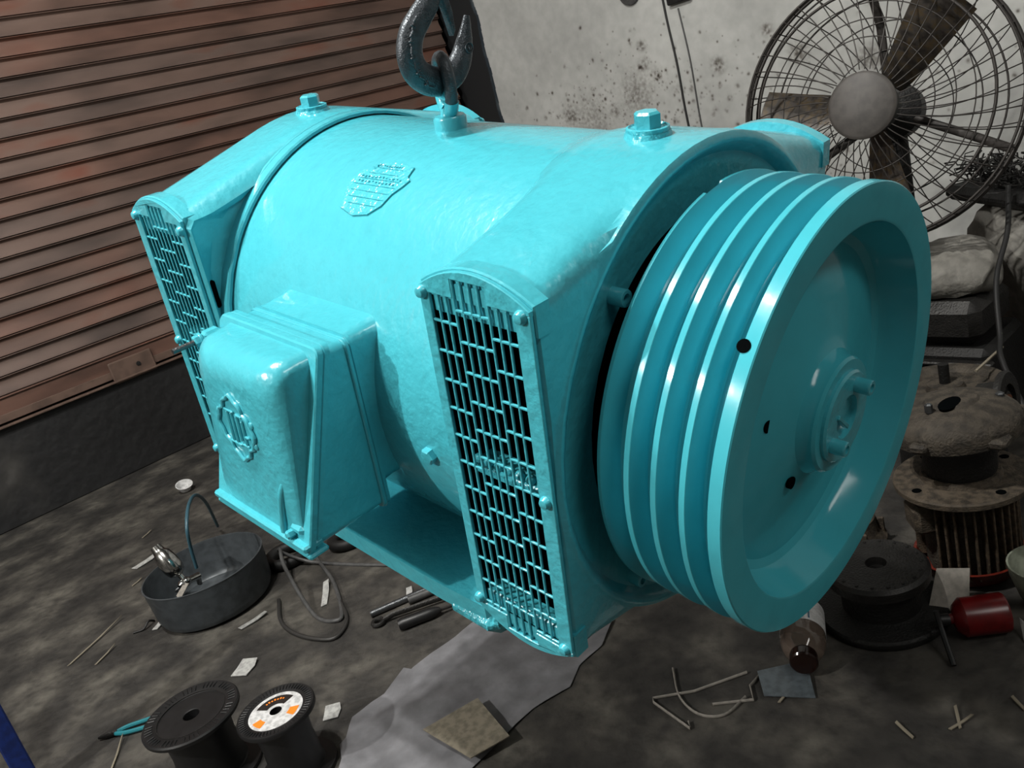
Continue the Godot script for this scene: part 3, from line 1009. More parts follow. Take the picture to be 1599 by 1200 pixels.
func pulley(m: Node3D) -> void:
	var along := Transform3D(Basis(Vector3(0, 0, 1), -PI / 2), Vector3.ZERO)
	var pr := [[0.10, 0.498], [0.270, 0.498], [0.299, 0.498], [0.300, 0.499]]
	for g in [[0.503, 0.538], [0.545, 0.5755], [0.5825, 0.614], [0.621, 0.651]]:
		var c: float = (g[0] + g[1]) / 2.0
		pr += [[0.300, g[0]], [0.2993, g[0] + 0.0007], [0.272, c - 0.0072], [0.2705, c - 0.005], [0.2705, c + 0.005], [0.272, c + 0.0072], [0.2993, g[1] - 0.0007], [0.300, g[1]]]
	pr += [[0.300, 0.6665], [0.2985, 0.668], [0.255, 0.668], [0.2515, 0.6665], [0.240, 0.628], [0.232, 0.618], [0.220, 0.613], [0.15, 0.628], [0.105, 0.638], [0.086, 0.646], [0.080, 0.655], [0.079, 0.664], [0.076, 0.668], [0.063, 0.668]]
	lathe(pr, 144, along)
	# chipped notch in the rear flange
	for i in T.size():
		var v := T[i]
		if v.x < 0.5035 and Vector2(v.y, v.z).length() > 0.29:
			var a := atan2(v.z, v.y)
			if a > 0.07 and a < 0.17:
				var s := 0.965
				T[i] = Vector3(v.x, v.y * s, v.z * s)
	var p := fin("pulley", M.teal_smooth, m, 28.0)
	lathe([[0.0, 0.60], [0.063, 0.60], [0.063, 0.672], [0.060, 0.675], [0.030, 0.675], [0.029, 0.668], [0.0, 0.668]], 48, along)
	fin("taper_bush", M.teal, p, 30.0)
	for s in [1, -1]:
		cap_screw("bush_screw", M.teal, p, aim(Vector3.RIGHT, Vector3(0.673, 0.008 + s * 0.017, 0.009 - s * 0.0205) + Vector3(0, s * 0.012, -s * 0.012)), 0.0105, 0.022)
	box(Vector3(0.674, 0.010, 0.010), Vector3(0.008, 0.042, 0.006), 0.001, Transform3D(Basis(Vector3.RIGHT, 0.8), Vector3(0, 0.0, 0.0)))
	fin("shaft_key", M.teal, p, 30.0)
	lathe([[0.0, 0.30], [0.05, 0.30], [0.05, 0.61], [0.0, 0.61]], 32, along)
	fin("shaft", M.dark_steel, m, 30.0)
	# balance holes, as discs with the inner shade painted black
	for q in [[0.6335, 0.052, 0.035, 0.009]]:
		pass
	for q in [Vector3(0.6655, 0.198, 0.2235), Vector3(0.6305, 0.040, 0.1285), Vector3(0.6415, -0.069, 0.081)]:
		var radial := Vector3(0, q.y, q.z).normalized()
		var dir := Vector3(1, 0, 0)
		var at: Vector3 = q
		var hr := 0.0085
		if q.x > 0.66:
			dir = radial
			at = Vector3(0.652, 0, 0) + radial * 0.3
			hr = 0.0078
		lathe([[0.0, -0.004], [hr, -0.004], [hr, 0.0012], [0.0, 0.0012]], 18, aim(dir, at) * Transform3D(Basis(Vector3.RIGHT, PI / 2), Vector3.ZERO))
		var hole := fin("balance_hole", M.hollow_shade, p, 30.0)
		hole.set_meta("label", "small drilled hole, its inner shade painted black")

func shield(m: Node3D) -> void:
	# outline in (x along the axis, angle round the frame in degrees)
	var o := [Vector2(-0.048, 38.6), Vector2(-0.008, 40.4), Vector2(0.024, 39.4), Vector2(0.043, 36.4), Vector2(0.050, 32.5), Vector2(0.060, 30.0), Vector2(0.066, 27.5), Vector2(0.056, 26.5), Vector2(0.052, 23.0), Vector2(0.030, 22.6), Vector2(0.007, 22.0), Vector2(-0.020, 23.2), Vector2(-0.028, 25.6), Vector2(-0.052, 26.0), Vector2(-0.062, 29.5), Vector2(-0.058, 34.5)]
	var R := 0.336
	var bend := func(x: float, deg: float, h: float) -> Vector3:
		var a := deg_to_rad(deg)
		return Vector3(x, (R + h) * cos(a), (R + h) * sin(a))
	var c := Vector2(0.0, 31.0)
	for i in o.size():
		var p: Vector2 = o[i]
		var q: Vector2 = o[(i + 1) % o.size()]
		quad(bend.call(p.x, p.y, -0.002), bend.call(q.x, q.y, -0.002), bend.call(q.x, q.y, 0.0028), bend.call(p.x, p.y, 0.0028))
		var steps := 4
		for k in steps:
			var f := float(k) / steps
			var g := float(k + 1) / steps
			var a := p.lerp(c, f)
			var b := q.lerp(c, f)
			var d := q.lerp(c, g)
			var e := p.lerp(c, g)
			var hf := 0.0028 if k == 0 else 0.0016
			var hg := 0.0016
			quad(bend.call(a.x, a.y, hf), bend.call(b.x, b.y, hf), bend.call(d.x, d.y, hg), bend.call(e.x, e.y, hg))
	var s := fin("shield_plate", M.teal_rough, m, 30.0)
	s.set_meta("label", "small shield-shaped maker's plate thick with paint")
	# ruled lines and the worn lettering rows
	for k in 7:
		var deg := 24.6 + k * 2.05
		var w: float = [0.036, 0.036, 0.05, 0.052, 0.048, 0.044, 0.034][k]
		for j in 6:
			var xa := lerpf(-w, w * 0.92, j / 6.0)
			var xb := lerpf(-w, w * 0.92, (j + 1) / 6.0)
			quad(bend.call(xa, deg + 0.16, 0.001), bend.call(xb, deg + 0.16, 0.001), bend.call(xb, deg, 0.0032), bend.call(xa, deg, 0.0032))
			quad(bend.call(xa, deg, 0.0032), bend.call(xb, deg, 0.0032), bend.call(xb, deg - 0.16, 0.001), bend.call(xa, deg - 0.16, 0.001))
	for k in 34:
		var deg: float = [27.9, 29.6, 23.6][k % 3] + rng.randf_range(-0.25, 0.25)
		var xx := lerpf(-0.044, 0.046, (k / 3) / 11.0) * (0.7 if k % 3 == 2 else 1.0)
		ball(bend.call(xx, deg, 0.0016), rng.randf_range(0.0018, 0.0028), Vector3.ONE, 6)
	fin("plate_relief", M.teal_rough, s, 40.0).set_meta("kind", "stuff")

# ---------------------------------------------------------------- crane hook
func hook() -> void:
	var o := MO + MB.orthonormalized() * Vector3(0, 0, 0)
	var h := thing("crane_hook", "dark forged steel crane hook with raised lettering holding the motor's eye", "hook", o, MB.orthonormalized())
	# centre line in the plane across the motor (z, y), thickness along the motor
	var line := [[-0.006, 0.600, 0.016], [-0.004, 0.556, 0.017], [0.003, 0.528, 0.018], [0.026, 0.508, 0.020], [0.050, 0.486, 0.0215], [0.060, 0.460, 0.0225], [0.054, 0.434, 0.023], [0.032, 0.416, 0.023], [0.004, 0.409, 0.0225], [-0.022, 0.415, 0.022], [-0.042, 0.432, 0.020], [-0.055, 0.455, 0.016], [-0.064, 0.478, 0.0095], [-0.069, 0.494, 0.0055]]
	var pts := []
	var rad := []
	for q in line:
		pts.append(Vector3(0, q[1], q[0]))
	var path := curve(pts, 5)
	for i in path.size():
		var f := float(i) / 5
		var k := mini(int(f), line.size() - 2)
		rad.append(lerpf(line[k][2], line[k + 1][2], f - k))
	tube(path, rad, 18, false, 1.0, Vector3(1, 0, 0))
	# flatten along the motor axis
	for i in T.size():
		T[i].x *= 0.72
	fin("hook_body", M.hook, h, 60.0)
	# raised, unreadable forging marks along the outer bend
	for k in 11:
		var a := lerpf(0.75, -0.95, k / 10.0)
		var p := Vector3(0.0158, 0.462 + 0.066 * sin(a), 0.004 + 0.064 * cos(a))
		box(Vector3.ZERO, Vector3(0.004, 0.0115, 0.003), 0.0008, Transform3D(Basis(Vector3.RIGHT, -a + rng.randf_range(-0.4, 0.4)), p))
		if k % 2:
			box(Vector3.ZERO, Vector3(0.004, 0.003, 0.009), 0.0008, Transform3D(Basis(Vector3.RIGHT, -a), p))
	fin("forging_marks", M.hook, h, 40.0)
	tube(circle(Vector3(0.0135, 0.449, -0.052), 0.0075, 20, Vector3.RIGHT), 0.0013, 6, true)
	box(Vector3(0.0135, 0.449, -0.052), Vector3(0.003, 0.008, 0.002), 0.0006)
	fin("size_mark", M.hook, h, 40.0)
	# safety latch
	var lt := [Vector2(-0.004, 0.575), Vector2(-0.020, 0.570), Vector2(-0.036, 0.505), Vector2(-0.037, 0.478), Vector2(-0.031, 0.470), Vector2(-0.022, 0.505)]
	prism(lt.map(func(p): return Vector2(-p.x, p.y)), -0.006, 0.006, 0.002, Transform3D(Basis(Vector3(0, 0, -1), Vector3(0, 1, 0), Vector3(1, 0, 0)), Vector3.ZERO))
	fin("safety_latch", M.hook, h, 30.0)
	lathe([[0.0, 0.59], [0.03, 0.59], [0.045, 0.61], [0.045, 0.70], [0.03, 0.72], [0.0, 0.72]], 24)
	fin("swivel_block", M.dark_steel, h)
	# hoist chain up to the ceiling
	var top := MO + MB.orthonormalized() * Vector3(0, 0.715, 0)
	var ch := thing("hoist_chain", "steel link chain running up from the crane hook to the ceiling", "chain", top)
	tube(curve([Vector3(0, 0, 0.011), Vector3(0.009, 0.012, 0), Vector3(0, 0.024, -0.0), Vector3(0, 0.0, 0)], 2), 0.004, 6)
	T = PackedVector3Array()
	var link := []
	for i in 16:
		var a := TAU * i / 16
		link.append(Vector3(0.012 * cos(a), 0.022 + 0.022 * sin(a) , 0))
	tube(link, 0.005, 8, true)
	var lm := bake(M.steel, 60.0)
	var count := int((4.5 - top.y) / 0.036)
	for k in count:
		put("chain_link", lm, ch, Transform3D(Basis(Vector3.UP, PI / 2 * (k % 2)), Vector3(0, k * 0.036, 0)))

# ---------------------------------------------------------------- fan
func fan() -> void:
	var c := Vector3(2.423, 1.082, -1.188)
	var x := aim(Vector3(-0.959, 0.208, 0.191), c)
	var f := thing("pedestal_fan", "dirty grey pedestal fan in a round wire cage before the white wall", "fan", Vector3(c.x, 0, c.z))
	var place := Transform3D(Basis.IDENTITY, Vector3(0, 0, 0)) * Transform3D(x.basis, Vector3(0, c.y, 0))
	# cage: front and rear guards with rings and wires
	var front := [[0.098, 0.0], [0.13, -0.004], [0.21, -0.020], [0.30, -0.050], [0.35, -0.078], [0.385, -0.115], [0.392, -0.15]]
	var rear := [[0.09, -0.30], [0.18, -0.295], [0.28, -0.27], [0.35, -0.225], [0.385, -0.185], [0.392, -0.15]]
	lathe([[0.0, -0.016], [0.085, -0.016], [0.093, -0.008], [0.093, 0.002], [0.083, 0.009], [0.0, 0.012]], 48, Transform3D(Basis(Vector3.RIGHT, PI / 2), Vector3.ZERO))
	var cap := fin("hub_cap", M.fan_gray, f, 40.0, place)
	for g in 2:
		var pr: Array = [front, rear][g]
		for k in (48 if g == 0 else 40):
			pass
		var path := []
		for i in pr.size():
			var sw: float = 0.25 * (pr[i][0] - 0.1) / 0.3
			path.append(Vector3(pr[i][0] * cos(sw), pr[i][0] * sin(sw), pr[i][1]))
		tube(curve(path, 3), 0.0017, 6)
		var wire := bake(M.fan_wire, 60.0)
		var n := 44 if g == 0 else 36
		var guard := Node3D.new()
		guard.name = "front_guard" if g == 0 else "rear_guard"
		f.add_child(guard, true)
		guard.transform = place
		for k in n:
			put("guard_wire", wire, guard, Transform3D(Basis(Vector3(0, 0, 1), TAU * k / n), Vector3.ZERO))
		var ring_set := [[0.185, -0.017, 0.0017], [0.235, -0.030, 0.0017], [0.28, -0.045, 0.0017], [0.325, -0.065, 0.0045], [0.385, -0.113, 0.004], [0.393, -0.145, 0.005]] if g == 0 else [[0.18, -0.295, 0.0017], [0.26, -0.277, 0.0022], [0.33, -0.24, 0.003], [0.393, -0.17, 0.005], [0.385, -0.2, 0.003]]
		for r in ring_set:
			tube(circle(Vector3(0, 0, r[1]), r[0], 72), r[2], 8, true)
			fin("guard_ring", M.fan_wire, guard, 60.0)
	# three broad blades
	var grid := []
	for i in 9:
		var t := float(i) / 8
		var r := lerpf(0.07, 0.345, t)
		var w := lerpf(0.04, 0.088, pow(t, 0.7))
		var tw := lerpf(0.75, 0.38, t)
		var row := []
		for j in 5:
			var s := lerpf(-1.0, 1.0, j / 4.0)
			var u := s * w
			row.append(Vector3(r * (1.0 - 0.02 * s * s * t) if i == 8 else r, u * cos(tw) + 0.02 * t, -0.14 + u * sin(tw) + 0.012 * (1.0 - s * s)))
		grid.append(row)
	for lay in 2:
		var d := Vector3(0, 0, 0.0012 if lay == 0 else -0.0012)
		for i in 8:
			for j in 4:
				var from := T.size()
				quad(grid[i][j] + d, grid[i + 1][j] + d, grid[i + 1][j + 1] + d, grid[i][j + 1] + d)
				if lay == 1:
					flip(from)
	var bm := bake(M.fan_blade, 50.0)
	for a in [170.0, 48.0, -88.0]:
		put("fan_blade", bm, f, place * Transform3D(Basis(Vector3(0, 0, 1), deg_to_rad(a)), Vector3.ZERO))
	lathe([[0.0, -0.18], [0.06, -0.18], [0.068, -0.15], [0.068, -0.10], [0.05, -0.09], [0.0, -0.09]], 28, Transform3D(Basis(Vector3.RIGHT, PI / 2), Vector3.ZERO))
	fin("blade_hub", M.black_iron, f, 40.0, place)
	lathe([[0.0, -0.44], [0.06, -0.44], [0.085, -0.40], [0.09, -0.31], [0.05, -0.29], [0.0, -0.29]], 28, Transform3D(Basis(Vector3.RIGHT, PI / 2), Vector3.ZERO))
	fin("fan_motor", M.black_iron, f, 40.0, place)
	# cage struts, stand
	for a in [92.0, 208.0, -28.0]:
		tube([Vector3(0.07, 0, -0.31), Vector3(0.25, 0, -0.30), Vector3(0.39, 0, -0.2)], 0.013, 8, false, 0.5)
		fin("cage_strut", M.fan_wire, f, 40.0, place * Transform3D(Basis(Vector3(0, 0, 1), deg_to_rad(a)), Vector3.ZERO))
	var back: Vector3 = place * Vector3(0, 0, -0.36)
	tube([back, Vector3(back.x, 0.04, back.z)], [0.03, 0.03], 16)
	fin("stand_pole", M.black_iron, f)
	lathe([[0.0, 0.0], [0.085, 0.0], [0.085, 0.02], [0.045, 0.05], [0.0, 0.05]], 36, Transform3D(Basis.IDENTITY, Vector3(back.x, 0, back.z)))
	fin("stand_base", M.black_iron, f)

# ---------------------------------------------------------------- heap of scrap motors at the right
func heap() -> void:
	# finned motor standing on end in an orange tub
	var a := Vector3(1.86, 0, -0.79)
	lathe([[0.0, 0.0], [0.085, 0.0], [0.10, 0.01], [0.122, 0.05], [0.124, 0.054], [0.117, 0.054], [0.098, 0.018], [0.0, 0.016]], 40, Transform3D(Basis.IDENTITY, a))
	tag(fin("orange_tub", M.orange), "dirty orange-red tub under the brown finned motor", "tub")
	var m := thing("finned_motor", "rusty brown finned motor standing upright in the orange tub", "motor", a + Vector3(0, 0.018, 0))
	lathe([[0.0, 0.0], [0.088, 0.0], [0.094, 0.02], [0.094, 0.22], [0.0, 0.22]], 40)
	fin("motor_body", M.cast_brown, m)
	box(Vector3(0.102, 0.115, 0), Vector3(0.028, 0.20, 0.0052), 0.0015)
	var fm := bake(M.fin_brown, 30.0)
	for k in 34:
		var g := TAU * k / 34
		if k >= 11 and k <= 15:
			continue
		put("cooling_fin", fm, m, Transform3D(Basis(Vector3.UP, g), Vector3.ZERO))
	box(Vector3.ZERO, Vector3(0.085, 0.075, 0.06), 0.012, Transform3D(Basis(Vector3.UP, 0.75), Vector3(-0.075, 0.160, -0.068)))
	fin("terminal_block", M.cast_tan, m)
	lathe([[0.06, 0.235], [0.06, 0.222], [0.145, 0.222], [0.150, 0.226], [0.150, 0.238], [0.146, 0.242], [0.09, 0.244], [0.085, 0.258], [0.0, 0.258]], 44)
	var fl := fin("mounting_flange", M.cast_tan, m)
	for k in 4:
		var g := 0.5 + TAU * k / 4
		lathe([[0.0, 0.2405], [0.011, 0.2405], [0.011, 0.2432], [0.0, 0.2432]], 14, Transform3D(Basis.IDENTITY, Vector3(0.122 * cos(g), 0, 0.122 * sin(g))))
		fin("bolt_hole", M.hollow_shade, fl)  # hole drawn as a disc, its inner shade painted black
	# dark stub between, then a cast bell housing lying on top
	var n := thing("gear_housing", "grey-brown cast gear housing resting on top of the finned motor", "housing", a + Vector3(0, 0.276, 0))
	lathe([[0.0, 0.0], [0.078, 0.0], [0.080, 0.01], [0.080, 0.09], [0.0, 0.09]], 30)
	fin("housing_neck", M.black_iron, n)
	box(Vector3(0.075, 0.05, 0.035), Vector3(0.055, 0.10, 0.04), 0.006)
	fin("support_rib", M.dark_steel, n)
	lathe([[0.0, 0.085], [0.125, 0.085], [0.140, 0.092], [0.143, 0.115], [0.138, 0.135], [0.118, 0.155], [0.08, 0.168], [0.06, 0.170], [0.055, 0.176], [0.0, 0.177]], 44, Transform3D(Basis(Vector3(1, 0, 0.3).normalized(), -0.06), Vector3(0.01, 0, 0)))
	for k in 5:
		var g := 0.4 + TAU * k / 5
		box(Vector3(0.132 * cos(g), 0.112, -0.132 * sin(g)), Vector3(0.05, 0.022, 0.04), 0.006, Transform3D(Basis(Vector3.UP, 0.0), Vector3(0.01, 0, 0)))
		box(Vector3(0.075, 0.148, 0), Vector3(0.10, 0.02, 0.012), 0.004, Transform3D(Basis(Vector3.UP, g + 0.6), Vector3(0.01, 0, 0)) * Transform3D(Basis(Vector3(0, 0, 1), -0.45), Vector3(-0.055, 0.045, 0)))
	var bell := fin("bell_cover", M.cast_brown, n)
	lathe([[0.0, 0.0], [0.028, 0.0], [0.030, 0.006], [0.018, 0.010], [0.0, 0.010]], 20, Transform3D(Basis.from_scale(Vector3(1.3, 1, 0.7)), Vector3(-0.02, 0.172, 0.0)))
	fin("top_slot", M.hollow_shade, bell)  # slot drawn as a raised piece, its shade painted black
	hex_bolt("cover_bolt", M.steel, bell, Transform3D(Basis(Vector3.RIGHT, -PI / 2), Vector3(-0.06, 0.17, -0.03)), 0.009, 0.022)
	hex_bolt("cover_bolt", M.steel, bell, Transform3D(Basis(Vector3.RIGHT, -PI / 2), Vector3(0.07, 0.152, 0.075)), 0.010, 0.02)
	var fx := aim(Vector3(0.05, 0.1, 1.0), Vector3(0.165, 0.105, 0.055))
	lathe([[0.0, -0.06], [0.045, -0.06], [0.050, -0.01], [0.072, -0.008], [0.074, 0.004], [0.070, 0.008], [0.042, 0.008], [0.040, -0.004], [0.026, -0.004], [0.024, 0.004], [0.0, 0.004]], 36, fx * Transform3D(Basis(Vector3.RIGHT, PI / 2), Vector3.ZERO))
	var sf := fin("side_flange", M.dark_steel, n)
	lathe([[0.0, 0.0], [0.018, 0.0], [0.016, 0.008], [0.0, 0.009]], 20, fx * Transform3D(Basis(Vector3.RIGHT, PI / 2), Vector3.ZERO))
	fin("bore_plug", M.copper, sf)
	# dark motor behind it with a flat pulley disc on top
	var b := Vector3(2.20, 0, -0.95)
	var d := thing("black_motor", "black motor body standing behind the gear housing under a loose disc", "motor", b)
	lathe([[0.0, 0.0], [0.13, 0.0], [0.135, 0.01], [0.135, 0.29], [0.12, 0.31], [0.0, 0.31]], 36)
	fin("motor_body", M.black_iron, d)
	box(Vector3(-0.10, 0.15, 0.10), Vector3(0.10, 0.12, 0.09), 0.01)
	fin("terminal_block", M.dark_steel, d)
	var e := thing("flat_disc", "round dirty metal disc with raised rim lying on the black motor", "disc", b + Vector3(0.0, 0.31, 0.0))
	lathe([[0.0, 0.0], [0.15, 0.0], [0.155, 0.006], [0.155, 0.022], [0.148, 0.026], [0.125, 0.022], [0.115, 0.012], [0.05, 0.012], [0.045, 0.03], [0.0, 0.03]], 48)
	fin("disc_body", M.cast_brown, e)
	lathe([[0.0, 0.03], [0.014, 0.03], [0.014, 0.085], [0.0, 0.088]], 14)
	fin("centre_stub", M.black_iron, e)
	tube([Vector3(-0.02, 0.055, 0.05), Vector3(0.12, 0.07, 0.07)], 0.004, 6)
	tag(fin("thin_rod", M.straw, self, 40.0, Transform3D(Basis.IDENTITY, b + Vector3(0.05, 0.31, 0.02))), "thin pale rod lying across the dirty metal disc", "rod")
	# ribbed dark gearbox further back
	var k := thing("dark_gearbox", "dark ribbed gearbox casing in the heap under the white sacks", "gearbox", Vector3(2.58, 0, -1.05))
	box(Vector3(0, 0.17, 0), Vector3(0.30, 0.34, 0.26), 0.02)
	fin("casing", M.black_iron, k)
	box(Vector3(-0.01, 0.415, 0), Vector3(0.27, 0.13, 0.22), 0.03)
	fin("casing_top", M.dark_steel, k)
	for i in 4:
		box(Vector3(-0.175, 0.31 - i * 0.028, 0.0), Vector3(0.03, 0.011, 0.30), 0.004)
		fin("casing_rib", M.dark_steel, k)
	# bulky block that the sacks lie on
	var wb := thing("steel_cabinet", "low dark steel cabinet against the white wall under the sacks", "cabinet", Vector3(3.32, 0, -1.05))
	box(Vector3(0, 0.17, 0), Vector3(0.7, 0.34, 1.0), 0.01)
	fin("cabinet_body", M.black_iron, wb)
	box(Vector3(-0.355, 0.17, 0.23), Vector3(0.012, 0.28, 0.42), 0.003)
	box(Vector3(-0.355, 0.17, -0.23), Vector3(0.012, 0.28, 0.42), 0.003)
	fin("cabinet_door", M.dark_steel, wb)
	# sacks
	sack("woven_sack", "large white woven sack with faded dark stencil, its corner hanging down", Vector3(2.98, 0.50, -0.93), Vector3(0.20, 0.155, 0.22), Vector3(0.2, -0.6, 0.1), true)
	sack("woven_sack", "crumpled grey-white sack half hidden behind the pulley rim", Vector3(2.60, 0.54, -1.06), Vector3(0.15, 0.068, 0.13), Vector3(0.1, 0.4, 0.2), false)
	sack("woven_sack", "pale folded sack at the right edge behind the cable tangle", Vector3(3.42, 0.47, -0.85), Vector3(0.20, 0.13, 0.22), Vector3(-0.1, 0.9, 0.1), false)
	# tangle of old cable in a black wire basket
	var t := thing("wire_basket", "black tray heaped with tangled wire in front of the fan cage foot", "basket", Vector3(2.93, 0.665, -1.0), Basis(Vector3.UP, 0.9))
	box(Vector3(0, 0.02, 0), Vector3(0.42, 0.05, 0.20), 0.02)
	fin("tray", M.black_iron, t)
	var w := thing("wire_tangle", "tangled black and brown scrap wire heaped on the tray by the fan", "wire", Vector3(2.93, 0.712, -1.0), Basis(Vector3.UP, 0.9))
	for i in 70:
		var p := []
		var cc := Vector3(rng.randf_range(-0.17, 0.17), rng.randf_range(0.015, 0.075), rng.randf_range(-0.07, 0.07))
		var rr := rng.randf_range(0.02, 0.075)
		var ax := Vector3(rng.randfn(), rng.randfn() * 1.5, rng.randfn()).normalized()
		var ci := circle(cc, rr, 14, ax)
		for q in 11:
			var v: Vector3 = ci[q] + Vector3(rng.randfn(), rng.randfn(), rng.randfn()) * 0.005
			v.y = maxf(v.y, 0.004)
			p.append(v)
		tube(p, rng.randf_range(0.0015, 0.0035), 5)
	fin("wire_loops", M.dark_steel, w, 60.0).set_meta("kind", "stuff")
	for i in 8:
		var p := [Vector3(rng.randf_range(-0.1, 0.22), 0.03, rng.randf_range(-0.05, 0.05))]
		p.append(p[0] + Vector3(rng.randf_range(0.02, 0.1), rng.randf_range(0.0, 0.06), 0.05))
		p.append(p[1] + Vector3(rng.randf_range(0.02, 0.12), -0.04, 0.06))
		tube(curve(p, 5), 0.003, 5)
	fin("loose_ends", M.rubber, w, 60.0)
	# cable hanging down over the sacks to the floor
	tube(curve([Vector3(2.74, 0.74, -0.94), Vector3(2.62, 0.64, -0.91), Vector3(2.48, 0.54, -0.90), Vector3(2.36, 0.42, -0.86), Vector3(2.26, 0.37, -0.82), Vector3(2.06, 0.20, -0.66), Vector3(2.0, 0.03, -0.60), Vector3(2.1, 0.008, -0.5)], 6), 0.0075, 8)
	tag(fin("hanging_cable", M.rubber, self, 60.0), "black cable hanging from the wire tangle down past the metal disc", "cable")
	# big dark spool on the floor
	var s := thing("steel_spool", "large dark steel spool with wide bottom flange behind the glass jar", "spool", Vector3(1.605, 0, -0.895))
	lathe([[0.0, 0.0], [0.143, 0.0], [0.146, 0.004], [0.146, 0.016], [0.141, 0.022], [0.10, 0.026], [0.088, 0.03], [0.088, 0.10], [0.0, 0.10]], 52)
	fin("lower_flange", M.black_iron, s)
	lathe([[0.0, 0.10], [0.105, 0.10], [0.115, 0.106], [0.116, 0.128], [0.108, 0.136], [0.045, 0.140], [0.024, 0.140], [0.022, 0.12], [0.0, 0.12]], 48)
	var uf := fin("upper_flange", M.dark_steel, s)
	lathe([[0.0, 0.0], [0.005, 0.0], [0.004, 0.004], [0.0, 0.005]], 8)
	var rv := bake(M.black_iron)
	for q in 18:
		var g := TAU * q / 18
		put("rivet", rv, uf, Transform3D(Basis.IDENTITY, Vector3(0.097 * cos(g), 0.134, 0.097 * sin(g))))
	# grey cast cover lying behind the spool
	var gc := thing("cast_cover", "light grey cast end cover lying on the floor behind the dark spool", "cover", Vector3(1.84, 0, -1.10))
	lathe([[0.0, 0.0], [0.10, 0.0], [0.105, 0.008], [0.105, 0.03], [0.085, 0.05], [0.08, 0.09], [0.06, 0.105], [0.03, 0.108], [0.028, 0.09], [0.0, 0.09]], 40)
	fin("cover_shell", M.cast_tan, gc)
	for q in 6:
		var g := TAU * q / 6
		box(Vector3(0.086, 0.055, 0), Vector3(0.03, 0.05, 0.01), 0.003, Transform3D(Basis(Vector3.UP, g), Vector3.ZERO))
		fin("cover_rib", M.cast_tan, gc)
	# red can lying down, cream bucket, white offcut
	var r := thing("red_can", "shiny red cylindrical can lying on its side beside the dark spool", "can", Vector3(1.628, 0.044, -0.685), Basis(Vector3(0.62, 0.0, 0.78), Vector3(0, 1, 0), Vector3(-0.78, 0, 0.62)))
	lathe([[0.0, -0.055], [0.040, -0.055], [0.0435, -0.05], [0.0435, 0.035], [0.030, 0.05], [0.012, 0.056], [0.010, 0.07], [0.0, 0.07]], 36, Transform3D(Basis(Vector3(0, 0, 1), PI / 2), Vector3.ZERO))
	fin("can_body", M.red, r)
	lathe([[0.0, 0.062], [0.013, 0.062], [0.013, 0.085], [0.0, 0.085]], 16, Transform3D(Basis(Vector3(0, 0, 1), PI / 2), Vector3.ZERO))
	fin("nozzle_cap", M.black_plastic, r)
	tube([Vector3(1.555, 0.085, -0.745), Vector3(1.548, 0.05, -0.735), Vector3(1.49, 0.006, -0.69)], 0.006, 8)
	tag(fin("black_stick", M.black_plastic), "thin black stick leaning beside the red can", "stick")
	lathe([[0.0, 0.0], [0.04, 0.0], [0.056, 0.02], [0.074, 0.08], [0.077, 0.105], [0.073, 0.105], [0.068, 0.08], [0.048, 0.02], [0.0, 0.012]], 36, Transform3D(Basis.IDENTITY, Vector3(1.79, 0, -0.60)))
	tag(fin("cream_bowl", M.cream), "round cream bowl at the right edge of the picture", "bowl")
	sheet("paper_scrap", "grey paper square leaning by the red can and orange tub", [Vector3(1.63, 0.012, -0.80), Vector3(1.70, 0.09, -0.80), Vector3(1.735, 0.085, -0.74), Vector3(1.655, 0.004, -0.72)], M.scrap)
	sheet("plastic_offcut", "white plastic offcut lying right of the red can", [Vector3(1.63, 0.004, -0.60), Vector3(1.67, 0.03, -0.62), Vector3(1.60, 0.02, -0.52), Vector3(1.56, 0.004, -0.53)], M.paper)
	# glass jar lying towards us
	var j := thing("glass_jar", "clear jar with striped white label and dark liquid lying under the pulley", "jar", Vector3(1.385, 0.051, -0.975), aim(Vector3(-0.86, 0.0, 0.50)).basis.scaled(Vector3.ONE * 1.13))
	var tip := Transform3D(Basis(Vector3.RIGHT, PI / 2), Vector3.ZERO)
	lathe([[0.0, -0.085], [0.040, -0.085], [0.044, -0.08], [0.044, 0.02], [0.038, 0.038], [0.024, 0.052], [0.022, 0.056], [0.0, 0.056]], 36, tip)
	fin("jar_glass", M.bottle, j)
	lathe([[0.0, 0.054], [0.026, 0.054], [0.027, 0.058], [0.027, 0.076], [0.024, 0.079], [0.0, 0.079]], 30, tip)
	fin("jar_cap", M.oil, j)
	lathe([[0.0446, -0.078], [0.0449, -0.078], [0.0449, -0.004], [0.0446, -0.004]], 36, tip)
	var lb := fin("jar_label", M.white_plastic, j)
	for q in 4:
		box(Vector3(-0.018 + q * 0.012, 0.0415 - absf(-0.018 + q * 0.012) * 0.13, -0.04), Vector3(0.0022, 0.009, 0.06), 0.0)
	fin("label_stripe", M.label_blue, lb)

